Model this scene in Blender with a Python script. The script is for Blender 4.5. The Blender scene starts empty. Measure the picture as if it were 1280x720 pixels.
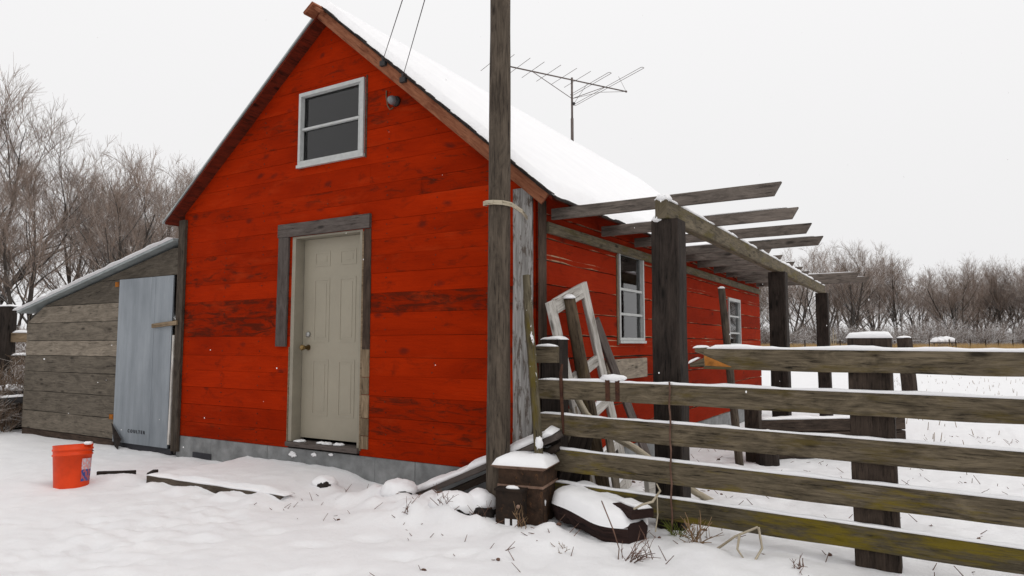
import bpy, math, random
from mathutils import Vector, Matrix, noise
R = math.radians
random.seed(7)
scene = bpy.context.scene
col = scene.collection

# ------------------------------------------------------------------ camera
cam_d = bpy.data.cameras.new('camera'); cam = bpy.data.objects.new('camera', cam_d); col.objects.link(cam)
cam_d.sensor_width = 36; cam_d.lens = 860/1280*36
cam_d.clip_start = 0.05; cam_d.clip_end = 3000
cam.location = (2.65, -4.76, 1.25)
cam.rotation_euler = (R(90) + math.atan(70/860), 0, R(31.2))
scene.camera = cam

# ------------------------------------------------------------------ world, sun, exposure
world = bpy.data.worlds.new("World"); scene.world = world; world.use_nodes = True
SUN_EL, SUN_AZ = 55, 92          # azimuth clockwise from +Y
nt = world.node_tree; nd = nt.nodes; lk = nt.links
for n in list(nd): nd.remove(n)
out = nd.new('ShaderNodeOutputWorld'); bg = nd.new('ShaderNodeBackground'); bg.inputs[1].default_value = 0.1
sky = nd.new('ShaderNodeTexSky'); sky.sky_type = 'NISHITA'; sky.sun_disc = False
sky.sun_elevation = R(SUN_EL); sky.sun_rotation = R(SUN_AZ)
hs = nd.new('ShaderNodeHueSaturation'); hs.inputs['Saturation'].default_value = 0.0
lk.new(sky.outputs[0], hs.inputs['Color'])
tc = nd.new('ShaderNodeTexCoord'); sx = nd.new('ShaderNodeSeparateXYZ'); lk.new(tc.outputs['Generated'], sx.inputs[0])
mr = nd.new('ShaderNodeMapRange'); lk.new(sx.outputs[2], mr.inputs[0])
for i, v in ((1, 0.0), (2, 1.0), (3, 8.6), (4, 11.2)): mr.inputs[i].default_value = v
cloud = nd.new('ShaderNodeMixRGB'); cloud.blend_type = 'MULTIPLY'; cloud.inputs[0].default_value = 1
cloud.inputs[2].default_value = (1.0, 0.994, 1.0, 1); lk.new(mr.outputs[0], cloud.inputs[1])
mx = nd.new('ShaderNodeMixRGB'); mx.inputs[0].default_value = 0.92
lk.new(hs.outputs[0], mx.inputs[1]); lk.new(cloud.outputs[0], mx.inputs[2])
lk.new(mx.outputs[0], bg.inputs[0]); lk.new(bg.outputs[0], out.inputs[0])

sun_d = bpy.data.lights.new('sun', 'SUN'); sun_d.energy = 0.75; sun_d.angle = R(25); sun_d.color = (1, .97, .93)
sun = bpy.data.objects.new('sun', sun_d); col.objects.link(sun)
_d = Vector((math.sin(R(SUN_AZ))*math.cos(R(SUN_EL)), math.cos(R(SUN_AZ))*math.cos(R(SUN_EL)), math.sin(R(SUN_EL))))
sun.rotation_euler = _d.to_track_quat('Z', 'Y').to_euler(); sun.location = _d*50
vs = scene.view_settings; vs.view_transform = 'Standard'; vs.look = 'None'; vs.exposure = 0.0; vs.gamma = 1; vs.use_curve_mapping = False

# ------------------------------------------------------------------ materials
class NT:
    def __init__(s, name):
        s.m = bpy.data.materials.new(name); s.m.use_nodes = True
        s.t = s.m.node_tree; s.n = s.t.nodes; s.l = s.t.links
        s.b = s.n['Principled BSDF']; s.out = s.n['Material Output']
    def add(s, ty, **kw):
        n = s.n.new(ty)
        for k, v in kw.items(): setattr(n, k, v)
        return n
    def tex(s, src, scale, loc=(0, 0, 0)):
        mp = s.add('ShaderNodeMapping'); mp.inputs['Scale'].default_value = scale; mp.inputs['Location'].default_value = loc
        s.l.new(src, mp.inputs[0]); return mp.outputs[0]
    def noise(s, vec, scale=1.0, detail=5, rough=.6, dist=0.0):
        n = s.add('ShaderNodeTexNoise'); n.inputs['Scale'].default_value = scale; n.inputs['Detail'].default_value = detail
        n.inputs['Roughness'].default_value = rough; n.inputs['Distortion'].default_value = dist
        s.l.new(vec, n.inputs['Vector']); return n.outputs['Fac']
    def ramp(s, fac, stops):
        r = s.add('ShaderNodeValToRGB'); e = r.color_ramp.elements
        while len(e) < len(stops): e.new(.5)
        for el, (p, c) in zip(e, stops):
            el.position = p; el.color = (c, c, c, 1) if isinstance(c, (int, float)) else (*c, 1)
        s.l.new(fac, r.inputs[0]); return r.outputs[0]
    def mix(s, fac, a, b, mode='MIX'):
        m = s.add('ShaderNodeMixRGB', blend_type=mode)
        for i, v in enumerate((fac, a, b)):
            if isinstance(v, (int, float)): m.inputs[i].default_value = v if i == 0 else (v, v, v, 1)
            elif isinstance(v, tuple): m.inputs[i].default_value = (*v, 1)
            else: s.l.new(v, m.inputs[i])
        return m.outputs[0]
    def math(s, op, a, b=0.0):
        m = s.add('ShaderNodeMath', operation=op)
        for i, v in enumerate((a, b)):
            if isinstance(v, (int, float)): m.inputs[i].default_value = v
            else: s.l.new(v, m.inputs[i])
        return m.outputs[0]
    def bump(s, h, strength=.4, dist=.01):
        b = s.add('ShaderNodeBump'); b.inputs['Strength'].default_value = strength; b.inputs['Distance'].default_value = dist
        s.l.new(h, b.inputs['Height']); s.l.new(b.outputs[0], s.b.inputs['Normal'])
    def fin(s, color, rough=.85, spec=.2, metal=0.0):
        if isinstance(color, tuple): s.b.inputs['Base Color'].default_value = (*color, 1)
        else: s.l.new(color, s.b.inputs['Base Color'])
        if isinstance(rough, (int, float)): s.b.inputs['Roughness'].default_value = rough
        else: s.l.new(rough, s.b.inputs['Roughness'])
        s.b.inputs['Specular IOR Level'].default_value = spec; s.b.inputs['Metallic'].default_value = metal
        return s.m
    @property
    def uv(s): return s.add('ShaderNodeTexCoord').outputs['UV']
    @property
    def obj(s): return s.add('ShaderNodeTexCoord').outputs['Object']
    @property
    def tone(s): return s.add('ShaderNodeAttribute', attribute_name='tone').outputs['Fac']

def wood(name, dark, light, moss=0.0, mosscol=(.10, .075, .012), snow=0.0, rough=.9, knots=True, tg=.55):
    t = NT(name); uv = t.uv; tone = t.tone
    g = t.noise(t.tex(uv, (4.5, 62, 1)), 1, 6, .68, .9)
    b = t.noise(t.tex(uv, (3.6, 12, 1)), 1, 8, .70, 1.0)
    c = t.noise(t.tex(uv, (9, 130, 1)), 1, 3, .6)
    f = t.math('ADD', t.math('MULTIPLY', g, .42), t.math('MULTIPLY', b, .58))
    colr = t.mix(t.ramp(f, [(.36, 0), (.62, 1)]), dark, light)
    tn = t.math('ADD', t.math('MULTIPLY', tone, tg), 1-tg*.51)
    colr = t.mix(1, colr, tn, 'MULTIPLY')
    crack = t.ramp(g, [(.345, 1), (.40, 0)])
    colr = t.mix(t.math('MULTIPLY', crack, .75), colr, tuple(v*.25 for v in dark))
    if knots:
        v = t.add('ShaderNodeTexVoronoi'); v.inputs['Scale'].default_value = 1
        t.l.new(t.tex(uv, (2.3, 6.5, 1)), v.inputs['Vector'])
        k = t.ramp(v.outputs['Distance'], [(.06, 1), (.15, 0)])
        colr = t.mix(t.math('MULTIPLY', k, .8), colr, tuple(x*.35 for x in dark))
    if moss:
        mn = t.noise(t.tex(uv, (2.0, 9, 1), (3, 5, 0)), 1, 6, .7)
        mm = t.ramp(mn, [(.62 - moss*.22, 0), (.74 - moss*.2, 1)])
        colr = t.mix(t.math('MULTIPLY', mm, .8), colr, mosscol)
    if snow:
        sn = t.noise(t.tex(t.obj, (14, 14, 7)), 1, 4, .7)
        colr = t.mix(t.ramp(sn, [(.72 - snow*.2, 0), (.76 - snow*.2, 1)]), colr, (.8, .8, .8))
    t.bump(t.math('ADD', g, t.math('MULTIPLY', c, .4)), .55, .006)
    return t.fin(colr, rough, .15)

def plain(name, c, rough=.6, spec=.3, metal=0.0, var=.25, scale=9, bump=0.0):
    t = NT(name); n = t.noise(t.tex(t.obj, (1, 1, 1)), scale, 6, .65)
    colr = t.mix(t.ramp(n, [(.3, 0), (.7, 1)]), tuple(v*(1-var) for v in c), tuple(min(.9, v*(1+var)) for v in c))
    if bump: t.bump(n, bump, .01)
    return t.fin(colr, rough, spec, metal)

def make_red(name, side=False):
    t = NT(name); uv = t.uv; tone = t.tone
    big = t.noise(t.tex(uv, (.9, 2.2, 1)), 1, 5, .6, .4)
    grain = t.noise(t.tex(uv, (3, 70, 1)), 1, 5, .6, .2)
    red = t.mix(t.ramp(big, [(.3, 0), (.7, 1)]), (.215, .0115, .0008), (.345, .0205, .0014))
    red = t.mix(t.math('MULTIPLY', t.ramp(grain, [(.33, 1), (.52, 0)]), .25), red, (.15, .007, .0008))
    if side: red = t.mix(.55, red, (.17, .016, .006))  # darker base: pergola shade put into the paint, besides real wear
    red = t.mix(1, red, t.math('ADD', t.math('MULTIPLY', t.math('MINIMUM', tone, 1.0), .40), .78), 'MULTIPLY')
    # worn, sooty streaks along the boards: boards with a low tone are worn most
    st = t.noise(t.tex(uv, (3.2, 15, 1), (7, 1, 0)), 1, 7, .74, .8)
    th = t.math('ADD', st, t.math('MULTIPLY', t.math('SUBTRACT', .5, tone), .28))
    wear = t.ramp(th, [(.58, 0), (.70, 1)])
    red = t.mix(t.math('MULTIPLY', wear, .80), red, (.055, .011, .005))
    sm = t.noise(t.tex(uv, (3.5, 6, 1), (2, 9, 0)), 1, 6, .7, .5)
    red = t.mix(t.math('MULTIPLY', t.ramp(sm, [(.56, 0), (.70, 1)]), .6), red, (.105, .010, .003))
    # knots
    v = t.add('ShaderNodeTexVoronoi'); v.inputs['Scale'].default_value = 1; v.inputs['Randomness'].default_value = 1
    wob = t.noise(t.tex(uv, (14, 22, 1)), 1, 3, .6)
    wv = t.add('ShaderNodeVectorMath', operation='ADD'); t.l.new(t.tex(uv, (2.4, 4.2, 1)), wv.inputs[0])
    cw = t.add('ShaderNodeCombineXYZ'); t.l.new(t.math('MULTIPLY', wob, .16), cw.inputs[0]); t.l.new(t.math('MULTIPLY', wob, .16), cw.inputs[1])
    t.l.new(cw.outputs[0], wv.inputs[1]); t.l.new(wv.outputs[0], v.inputs['Vector'])
    k = t.ramp(v.outputs['Distance'], [(.06, 1), (.17, 0)])
    red = t.mix(t.math('MULTIPLY', k, .62), red, (.045, .010, .007))
    # specks of chipped paint / bare wood
    ch = t.noise(t.tex(uv, (6, 26, 1), (1, 4, 0)), 1, 8, .75)
    red = t.mix(t.ramp(ch, [(.70 if side else .735, 0), (.76, 1)]), red, (.24, .13, .08))
    fd = t.noise(t.tex(uv, (1.1, 3.4, 1), (11, 3, 0)), 1, 6, .7, .4)      # sun faded patches
    red = t.mix(t.math('MULTIPLY', t.ramp(fd, [(.56, 0), (.75, 1)]), .45), red, (.40, .045, .010))
    bare = t.math('GREATER_THAN', tone, 1.5)                             # board edges where the paint has peeled
    pe = t.noise(t.tex(uv, (2.2, 1, 1), (5, 5, 0)), 1, 6, .7)
    red = t.mix(t.math('MULTIPLY', bare, t.ramp(pe, [(.44, 0), (.55, 1)])), red, (.33, .22, .14))
    t.bump(t.math('ADD', grain, t.math('MULTIPLY', ch, .5)), .5, .006)
    return t.fin(red, .85, .03)

M = {}
M['red'] = make_red('red_barn_paint'); M['redside'] = make_red('red_barn_paint_worn_shaded', True)
M['dark'] = wood('tie_wood', (.009, .007, .006), (.046, .035, .029))
M['post'] = wood('post_wood', (.014, .010, .008), (.066, .048, .037))
M['rail'] = wood('rail_wood', (.022, .017, .011), (.178, .142, .095), moss=.42, mosscol=(.085, .062, .016))
M['railm'] = wood('mossy_rail_wood', (.024, .020, .012), (.11, .09, .058), moss=.72, mosscol=(.155, .115, .008))
M['railn'] = wood('rail_wood_mossy_spots', (.024, .019, .012), (.165, .132, .088), moss=.5, mosscol=(.15, .11, .010))
M['raft'] = wood('rafter_wood', (.05, .042, .036), (.20, .168, .145))
M['beam'] = wood('beam_wood', (.036, .030, .021), (.165, .135, .092), moss=.5, mosscol=(.10, .08, .025))
M['pole'] = wood('pole_wood', (.024, .018, .014), (.12, .095, .072))
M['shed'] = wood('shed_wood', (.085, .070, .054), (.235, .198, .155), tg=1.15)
M['grey'] = wood('grey_trim', (.060, .048, .042), (.125, .105, .095))
M['brown'] = wood('brown_trim', (.03, .02, .015), (.11, .075, .055))
M['barge'] = wood('barge_wood', (.13, .035, .016), (.34, .14, .075))
M['soffit'] = wood('soffit_wood', (.03, .006, .003), (.17, .022, .008))
M['stick'] = wood('stick_wood', (.035, .028, .018), (.16, .135, .09), moss=.5, snow=.55)
M['bark'] = wood('debarked_wood', (.23, .19, .13), (.50, .44, .34), knots=False)
M['logw'] = wood('log_wood', (.02, .014, .010), (.13, .095, .062), moss=.35)
M['tan'] = wood('tan_plywood', (.085, .058, .034), (.25, .185, .12))
M['oldwhite'] = wood('old_white_paint', (.22, .20, .175), (.56, .535, .50))
M['slabw'] = wood('rotten_log', (.010, .006, .006), (.045, .024, .02))
def peel():
    t = NT('peeling_white'); uv = t.uv
    g = t.noise(t.tex(uv, (2.5, 45, 1)), 1, 5, .6); p = t.noise(t.tex(uv, (5, 22, 1), (4, 0, 0)), 1, 6, .7, .4)
    c = t.mix(t.ramp(g, [(.3, 0), (.6, 1)]), (.16, .15, .14), (.37, .36, .345))
    c = t.mix(t.ramp(p, [(.50, 0), (.60, 1)]), c, (.11, .09, .075))
    q = t.noise(t.tex(uv, (7, 22, 1), (9, 2, 0)), 1, 2, .5)
    c = t.mix(t.ramp(q, [(.69, 0), (.73, 1)]), c, (.05, .028, .01))
    t.bump(p, .4, .004); return t.fin(c, .8, .2)
M['peel'] = peel()
def snow_mat(name='snow', k=1.0):
    t = NT(name); o = t.obj
    n = t.noise(o, 42, 8, .8); n2 = t.noise(o, 3.0, 4, .6)
    c = t.mix(t.ramp(n2, [(.3, 0), (.7, 1)]), tuple(k*v for v in (.84, .835, .845)), tuple(k*v for v in (.885, .88, .885)))
    t.bump(t.math('ADD', t.math('MULTIPLY', n, .7), n2), .45, .025)
    return t.fin(c, .7, .2)
M['snow'] = snow_mat(); M['gsnow'] = snow_mat('ground_snow_dimmed', .91)  # same snow on the ground, its dimmer light put into the colour
M['white'] = plain('aluminium_white', (.43, .44, .43), .5, .4, 0, .12, 20)
M['door'] = plain('beige_door_paint', (.29, .26, .20), .5, .3, 0, .06, 3)
M['jamb'] = plain('beige_jamb_paint', (.25, .225, .175), .55, .3, 0, .12, 5)
M['brass'] = plain('old_brass', (.20, .13, .05), .35, .5, .8, .3, 30)
M['nickel'] = plain('dull_nickel', (.35, .35, .34), .4, .5, .6, .2, 30)
M['conc'] = plain('concrete', (.20, .205, .205), .9, .15, 0, .35, 6, .4)
def galv():
    t = NT('galvanised_sheet'); o = t.obj
    a = t.noise(t.tex(o, (7, 7, .8)), 1, 6, .7); b = t.noise(t.tex(o, (3, 3, 1.2)), 1, 4, .6)
    c = t.mix(t.ramp(t.math('ADD', t.math('MULTIPLY', a, .6), t.math('MULTIPLY', b, .4)), [(.35, 0), (.66, 1)]), (.155, .175, .195), (.275, .30, .325))
    s = t.noise(t.tex(o, (40, 40, 1.3), (3, 0, 0)), 1, 3, .6)
    c = t.mix(t.math('MULTIPLY', t.ramp(s, [(.68, 0), (.76, 1)]), .5), c, (.5, .52, .54))
    return t.fin(c, .55, .4, .15)
M['galv'] = galv()
M['roofm'] = plain('roof_metal', (.30, .33, .33), .45, .4, .3, .2, 8)
M['shingle'] = plain('dark_shingle', (.025, .020, .018), .9, .1, 0, .5, 30, .5)
M['ink'] = plain('black_ink', (.03, .03, .035), .7, .2)
def rust(name, a, b, c3):
    t = NT(name); o = t.obj; n = t.noise(o, 9, 7, .7, .4); n2 = t.noise(o, 24, 5, .7)
    c = t.mix(t.ramp(n, [(.35, 0), (.65, 1)]), a, b); c = t.mix(t.ramp(n2, [(.58, 0), (.72, 1)]), c, c3)
    t.bump(n2, .4, .006); return t.fin(c, .85, .2)
M['rust'] = rust('rusty_iron', (.020, .013, .009), (.075, .042, .026), (.15, .068, .026))
M['firebox'] = rust('darker_iron', (.010, .008, .007), (.030, .019, .013), (.085, .04, .018))  # darker mix than the stove body, sets the fire door apart
M['rustlid'] = rust('rusty_rim', (.14, .08, .055), (.30, .20, .15), (.07, .03, .018))
M['strap'] = rust('rusty_strap', (.03, .012, .009), (.08, .035, .02), (.12, .05, .02))
M['orangep'] = rust('orange_paint', (.10, .03, .008), (.42, .14, .01), (.03, .012, .006))
M['ochre'] = plain('ochre_break', (.30, .115, .022), .8, .2, 0, .4, 20)
M['bucket'] = plain('orange_plastic', (.66, .05, .006), .5, .25, 0, .16, 7)
M['ant'] = plain('antenna_metal', (.12, .095, .085), .5, .4, .4, .3, 20)
M['wire'] = plain('wire_black', (.035, .033, .033), .6, .2)
M['inter'] = plain('interior_dark', (.06, .055, .05), .95, .05, 0, .3, 4)
M['panelwhite'] = plain('interior_white', (.80, .81, .82), .5, .3, 0, .05, 3)
M['twig'] = plain('dry_twig', (.13, .075, .055), .9, .1, 0, .5, 8)
M['weed'] = plain('dry_weed', (.20, .13, .075), .9, .1, 0, .5, 8)
M['ggrass'] = plain('green_tuft', (.10, .115, .025), .9, .1, 0, .5, 8)
M['tangrass'] = plain('tan_field_grass', (.40, .27, .125), .95, .05, 0, .3, .6)
M['flake'] = plain('flake', (.88, .88, .88), .8, .1, 0, .02)
M['bulb'] = plain('grey_glass', (.16, .17, .18), .2, .5, 0, .1)
def label_mat():
    t = NT('bucket_label'); uv = t.uv
    sp = t.add('ShaderNodeSeparateXYZ'); t.l.new(uv, sp.inputs[0])
    n = t.noise(uv, 7, 2, .5)
    c = t.mix(t.ramp(n, [(.47, 0), (.5, 1)]), (.50, .50, .55), (.62, .30, .30))
    low = t.math('LESS_THAN', sp.outputs[1], .52)
    c2 = t.mix(t.ramp(t.noise(uv, 5, 2, .5), [(.46, 0), (.5, 1)]), (.03, .07, .25), (.40, .10, .12))
    return t.fin(t.mix(low, c, c2), .5, .3)
M['label'] = label_mat()
def tree_mat(name, c, snow, s0=.15, s1=.75):
    t = NT(name); g = t.add('ShaderNodeNewGeometry'); s = t.add('ShaderNodeSeparateXYZ'); t.l.new(g.outputs['Normal'], s.inputs[0])
    n = t.noise(t.obj, 2.5, 3, .6)
    base = t.mix(t.ramp(n, [(.3, 0), (.7, 1)]), tuple(v*.7 for v in c), tuple(v*1.3 for v in c))
    up = t.math('MULTIPLY', t.ramp(s.outputs[2], [(s0, 0), (s1, 1)]), snow)     # snow lying on the upper sides
    return t.fin(t.mix(up, base, (.78, .78, .78)), .95, .05)
M['trunk'] = tree_mat('tree_bark', (.07, .06, .053), .42)
M['crown'] = tree_mat('tree_twigs', (.24, .185, .152), .38)
M['brownbrush'] = tree_mat('brown_brush', (.15, .105, .075), .35, .2, .8); M['brush'] = tree_mat('brush_twigs', (.20, .155, .13), .75, .0, .6)
def glass_mat(name='window_glass', ior=2.0):
    t = NT(name)
    g = t.add('ShaderNodeBsdfGlossy'); g.inputs['Roughness'].default_value = .03; g.inputs['Color'].default_value = (.9, .9, .9, 1)
    tr = t.add('ShaderNodeBsdfTransparent'); tr.inputs['Color'].default_value = (.93, .94, .95, 1)
    fr = t.add('ShaderNodeFresnel'); fr.inputs['IOR'].default_value = ior
    ms = t.add('ShaderNodeMixShader')
    t.l.new(fr.outputs[0], ms.inputs[0]); t.l.new(tr.outputs[0], ms.inputs[1]); t.l.new(g.outputs[0], ms.inputs[2])
    t.l.new(ms.outputs[0], t.out.inputs['Surface']); return t.m
M['glass'] = glass_mat(); M['gglass'] = glass_mat('gable_glass', 1.6)

# ------------------------------------------------------------------ mesh helpers
class MB:
    def __init__(s): s.v = []; s.f = []; s.uv = []; s.t = []; s.mi = []
    def face(s, idx, uvs=None, tone=.5, mi=0):
        s.f.append(idx); s.uv.append(uvs if uvs else [(0, 0)]*len(idx)); s.t.append(tone); s.mi.append(mi)
    def quad(s, pts, uvs=None, tone=.5, mi=0):
        i = len(s.v); s.v += [tuple(p) for p in pts]
        s.face(list(range(i, i+len(pts))), uvs or [(0, 0), (1, 0), (1, 1), (0, 1)][:len(pts)], tone, mi)
    def board(s, p0, p1, w, h, up=(0, 0, 1), j=.003, ch=.005, tone=None, w1=None, h1=None, step=.3, bow=0.0):
        """rectangular timber with eased, slightly wavy edges; w across, h along up"""
        p0 = Vector(p0); p1 = Vector(p1); d = p1-p0; L = d.length; d.normalize(); up = Vector(up)
        side = d.cross(up); side.normalize(); u2 = side.cross(d)
        n = max(2, int(L/step)+1); tone = random.random() if tone is None else tone
        ru, rv, sd = random.random()*40, random.random()*40, random.random()*99
        w1 = w if w1 is None else w1; h1 = h if h1 is None else h1
        base = len(s.v); rings = []
        for k in range(n+1):
            a = k/n; ww = (w+(w1-w)*a)/2; hh = (h+(h1-h)*a)/2; c = p0+d*L*a + u2*(bow*math.sin(math.pi*a))
            nz = [noise.noise((sd, a*L*2.3+q*7, q*3.1))*j for q in range(4)]
            ca = min(ch, ww*.4, hh*.4)
            S = [(-ww+ca, -hh+nz[0]), (ww-ca, -hh+nz[0]), (ww+nz[1], -hh+ca), (ww+nz[1], hh-ca), (ww-ca, hh+nz[2]), (-ww+ca, hh+nz[2]), (-ww+nz[3], hh-ca), (-ww+nz[3], -hh+ca)]
            ring = []
            for (x, y) in S: s.v.append(tuple(c+side*x+u2*y)); ring.append(len(s.v)-1)
            rings.append(ring)
        per = [0, w, w+ca, w+h, w+h+ca, 2*w+h, 2*w+h+ca, 2*w+2*h, 2*w+2*h+ca]
        for k in range(n):
            for q in range(8):
                r = (q+1) % 8; u0, u1 = ru+L*k/n, ru+L*(k+1)/n
                s.face([rings[k][q], rings[k][r], rings[k+1][r], rings[k+1][q]], [(u0, rv+per[q]), (u0, rv+per[q+1]), (u1, rv+per[q+1]), (u1, rv+per[q])], tone)
        s.face(list(reversed(rings[0])), [(ru+i*.01, rv+(i % 3)*.03) for i in range(8)], tone*.8)
        s.face(rings[-1], [(ru+i*.01, rv+(i % 3)*.03) for i in range(8)], tone*.8)
        return s
    def box(s, lo, hi, tone=.5, mi=0):
        x0, y0, z0 = lo; x1, y1, z1 = hi; i = len(s.v); u = random.random()*30; v = random.random()*30
        s.v += [(x0, y0, z0), (x1, y0, z0), (x1, y1, z0), (x0, y1, z0), (x0, y0, z1), (x1, y0, z1), (x1, y1, z1), (x0, y1, z1)]
        dx, dy, dz = x1-x0, y1-y0, z1-z0
        for q, (a, b) in (((0, 3, 2, 1), (dy, dx)), ((4, 5, 6, 7), (dx, dy)), ((0, 1, 5, 4), (dx, dz)), ((1, 2, 6, 5), (dy, dz)), ((2, 3, 7, 6), (dx, dz)), ((3, 0, 4, 7), (dy, dz))):
            s.face([i+k for k in q], [(u, v), (u+a, v), (u+a, v+b), (u, v+b)], tone, mi)
        return s
    def hexa(s, P, tone=.5):
        i = len(s.v); s.v += [tuple(p) for p in P]; u = random.random()*30
        for q in ((0, 3, 2, 1), (4, 5, 6, 7), (0, 1, 5, 4), (1, 2, 6, 5), (2, 3, 7, 6), (3, 0, 4, 7)):
            a = (Vector(P[q[1]])-Vector(P[q[0]])).length; b = (Vector(P[q[3]])-Vector(P[q[0]])).length
            s.face([i+k for k in q], [(u, u), (u+a, u), (u+a, u+b), (u, u+b)], tone)
        return s
    def tube(s, pts, r, n=6, caps=True, tone=.5, wob=0.0):
        pts = [Vector(p) for p in pts]; rr = r if isinstance(r, (list, tuple)) else [r]*len(pts); rings = []; L = 0; ru = random.random()*30
        ref = None
        for k, p in enumerate(pts):
            d = (pts[min(k+1, len(pts)-1)]-pts[max(k-1, 0)]).normalized()
            if ref is None: ref = Vector((1, 0, 0)) if abs(d.x) < .8 else Vector((0, 1, 0))
            a = d.cross(ref).normalized(); b = a.cross(d).normalized(); ref = b
            if k: L += (p-pts[k-1]).length
            ring = []
            for q in range(n):
                t = 2*math.pi*q/n; m = rr[k]*(1+(wob*noise.noise((p.x*5+q*2, p.y*5, p.z*5)) if wob else 0))
                s.v.append(tuple(p+(a*math.cos(t)+b*math.sin(t))*m)); ring.append(len(s.v)-1)
            rings.append((ring, L+ru))
        for k in range(len(rings)-1):
            A, u0 = rings[k]; B, u1 = rings[k+1]
            for q in range(n):
                w = (q+1) % n; c = 2*math.pi*max(rr)/n
                s.face([A[q], A[w], B[w], B[q]], [(u0, q*c+ru), (u0, (q+1)*c+ru), (u1, (q+1)*c+ru), (u1, q*c+ru)], tone)
        if caps and n > 2:
            s.face(list(reversed(rings[0][0])), [(q*.02, (q % 2)*.03) for q in range(n)], tone)
            s.face(rings[-1][0], [(q*.02, (q % 2)*.03) for q in range(n)], tone)
        return s
    def lathe(s, prof, n=32, c=(0, 0, 0)):
        rings = []
        for (r, z) in prof:
            rings.append([len(s.v)+q for q in range(n)])
            s.v += [(c[0]+r*math.cos(2*math.pi*q/n), c[1]+r*math.sin(2*math.pi*q/n), c[2]+z) for q in range(n)]
        for k in range(len(rings)-1):
            for q in range(n):
                w = (q+1) % n; s.face([rings[k][q], rings[k][w], rings[k+1][w], rings[k+1][q]])
        s.face(list(reversed(rings[0]))); s.face(rings[-1]); return s
    def blob(s, c, r, amp=.15, freq=3, n=20, m=12, seed=0, zmin=-1.0, squash=1.0):
        c = Vector(c); rings = []
        for a in range(m+1):
            th = math.pi*a/m; ring = []
            for q in range(n):
                ph = 2*math.pi*q/n; d = Vector((math.sin(th)*math.cos(ph), math.sin(th)*math.sin(ph), math.cos(th)))
                k = 1+amp*noise.noise(d*freq*.6+Vector((seed*3.7, seed, 0)))+amp*.4*noise.noise(d*freq*1.9+Vector((seed, 0, 5)))
                p = Vector((d.x*r[0]*k, d.y*r[1]*k, max(d.z, zmin)*r[2]*k)); s.v.append(tuple(c+p)); ring.append(len(s.v)-1)
            rings.append(ring)
        for a in range(m):
            for q in range(n):
                w = (q+1) % n; s.face([rings[a][q], rings[a+1][q], rings[a+1][w], rings[a][w]])
        return s
    def snow(s, p0, p1, w, th, seed=None, taper=.12, up=(0, 0, 1), edge=1.0, gaps=0.0):
        """a soft strip of snow lying along a line, with an uneven top and edge"""
        p0 = Vector(p0); p1 = Vector(p1); d = p1-p0; L = d.length; d.normalize(); up = Vector(up); side = d.cross(up).normalized(); u2 = side.cross(d)
        n = max(14, int(L/.05)); seed = random.random()*100 if seed is None else seed; rings = []
        for k in range(n+1):
            a = k/n; e = min(1, min(a, 1-a)*L/taper); e = math.sqrt(max(0.02, 1-(1-e)**2))
            hz = th*e*(.75+.7*noise.noise((a*L*3, seed, 0))+.3*noise.noise((a*L*11, seed, 4)))
            if gaps: hz *= max(0.02, min(1, (noise.noise((a*L*2.2, seed, 9))+1-gaps*2+.3)*2.5))
            hz = max(hz, .001); wl = w/2*edge*(1+.25*noise.noise((a*L*5, seed, 2))); wr = w/2*edge*(1+.25*noise.noise((a*L*5, seed, 3)))
            ring = []
            for (x, z) in ((-wl, -.001), (-wl*1.03, hz*.5), (-wl*.75, hz*.9), (0, hz*1.02), (wr*.75, hz*.9), (wr*1.03, hz*.5), (wr, -.001)):
                s.v.append(tuple(p0+d*L*a+side*x+u2*z)); ring.append(len(s.v)-1)
            rings.append(ring)
        for k in range(n):
            for q in range(6): s.face([rings[k][q], rings[k][q+1], rings[k+1][q+1], rings[k+1][q]])
            s.face([rings[k][6], rings[k][0], rings[k+1][0], rings[k+1][6]])
        s.face(list(reversed(rings[0]))); s.face(rings[-1]); return s
    def build(s, name, mat, parent=None, smooth=False, loc=None, label=None):
        me = bpy.data.meshes.new(name); me.from_pydata(s.v, [], s.f)
        uvl = me.uv_layers.new(name='UVMap'); flat = [c for f in s.uv for p in f for c in p]
        uvl.data.foreach_set('uv', flat)
        at = me.attributes.new('tone', 'FLOAT', 'FACE'); at.data.foreach_set('value', s.t)
        for m in (mat if isinstance(mat, (list, tuple)) else [mat]): me.materials.append(M[m])
        if any(s.mi): me.polygons.foreach_set('material_index', s.mi)
        if smooth: me.polygons.foreach_set('use_smooth', [True]*len(s.f))
        me.validate(); me.update()
        o = bpy.data.objects.new(name, me); col.objects.link(o)
        if loc is not None: o.location = loc
        if parent is not None: o.parent = parent
        if label: o['label'] = label
        return o

def tag(o, label=None, cat=None, group=None, kind=None):
    if label: o['label'] = label
    if cat: o['category'] = cat
    if group: o['group'] = group
    if kind: o['kind'] = kind
    return o
def thing(name, label, cat, group=None, loc=(0, 0, 0)):
    """an Empty at the thing's base; parts are modelled in world space and moved under it"""
    o = bpy.data.objects.new(name, None); o.empty_display_size = .2; o.location = loc; col.objects.link(o); tag(o, label, cat, group); return o
def adopt(root):
    """shift parts (built at world coordinates) so the Empty at the base carries them"""
    off = Vector(root.location)
    for c in root.children:
        c.matrix_parent_inverse = Matrix.Translation(-off)
def part(mb, name, mat, parent, smooth=False, label=None):
    return mb.build(name, mat, parent, smooth, None, label)
def copy_tree(o, parent=None):
    c = o.copy(); col.objects.link(c)
    if parent is not None: c.parent = parent
    for ch in o.children: copy_tree(ch, c)
    return c
def fbm(x, y, f, oct=4, seed=0.0):
    s = 0; a = 1; t = 0
    for k in range(oct): s += a*noise.noise((x*f, y*f, seed+k*7.3)); t += a; a *= .5; f *= 2.03
    return s/t

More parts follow.
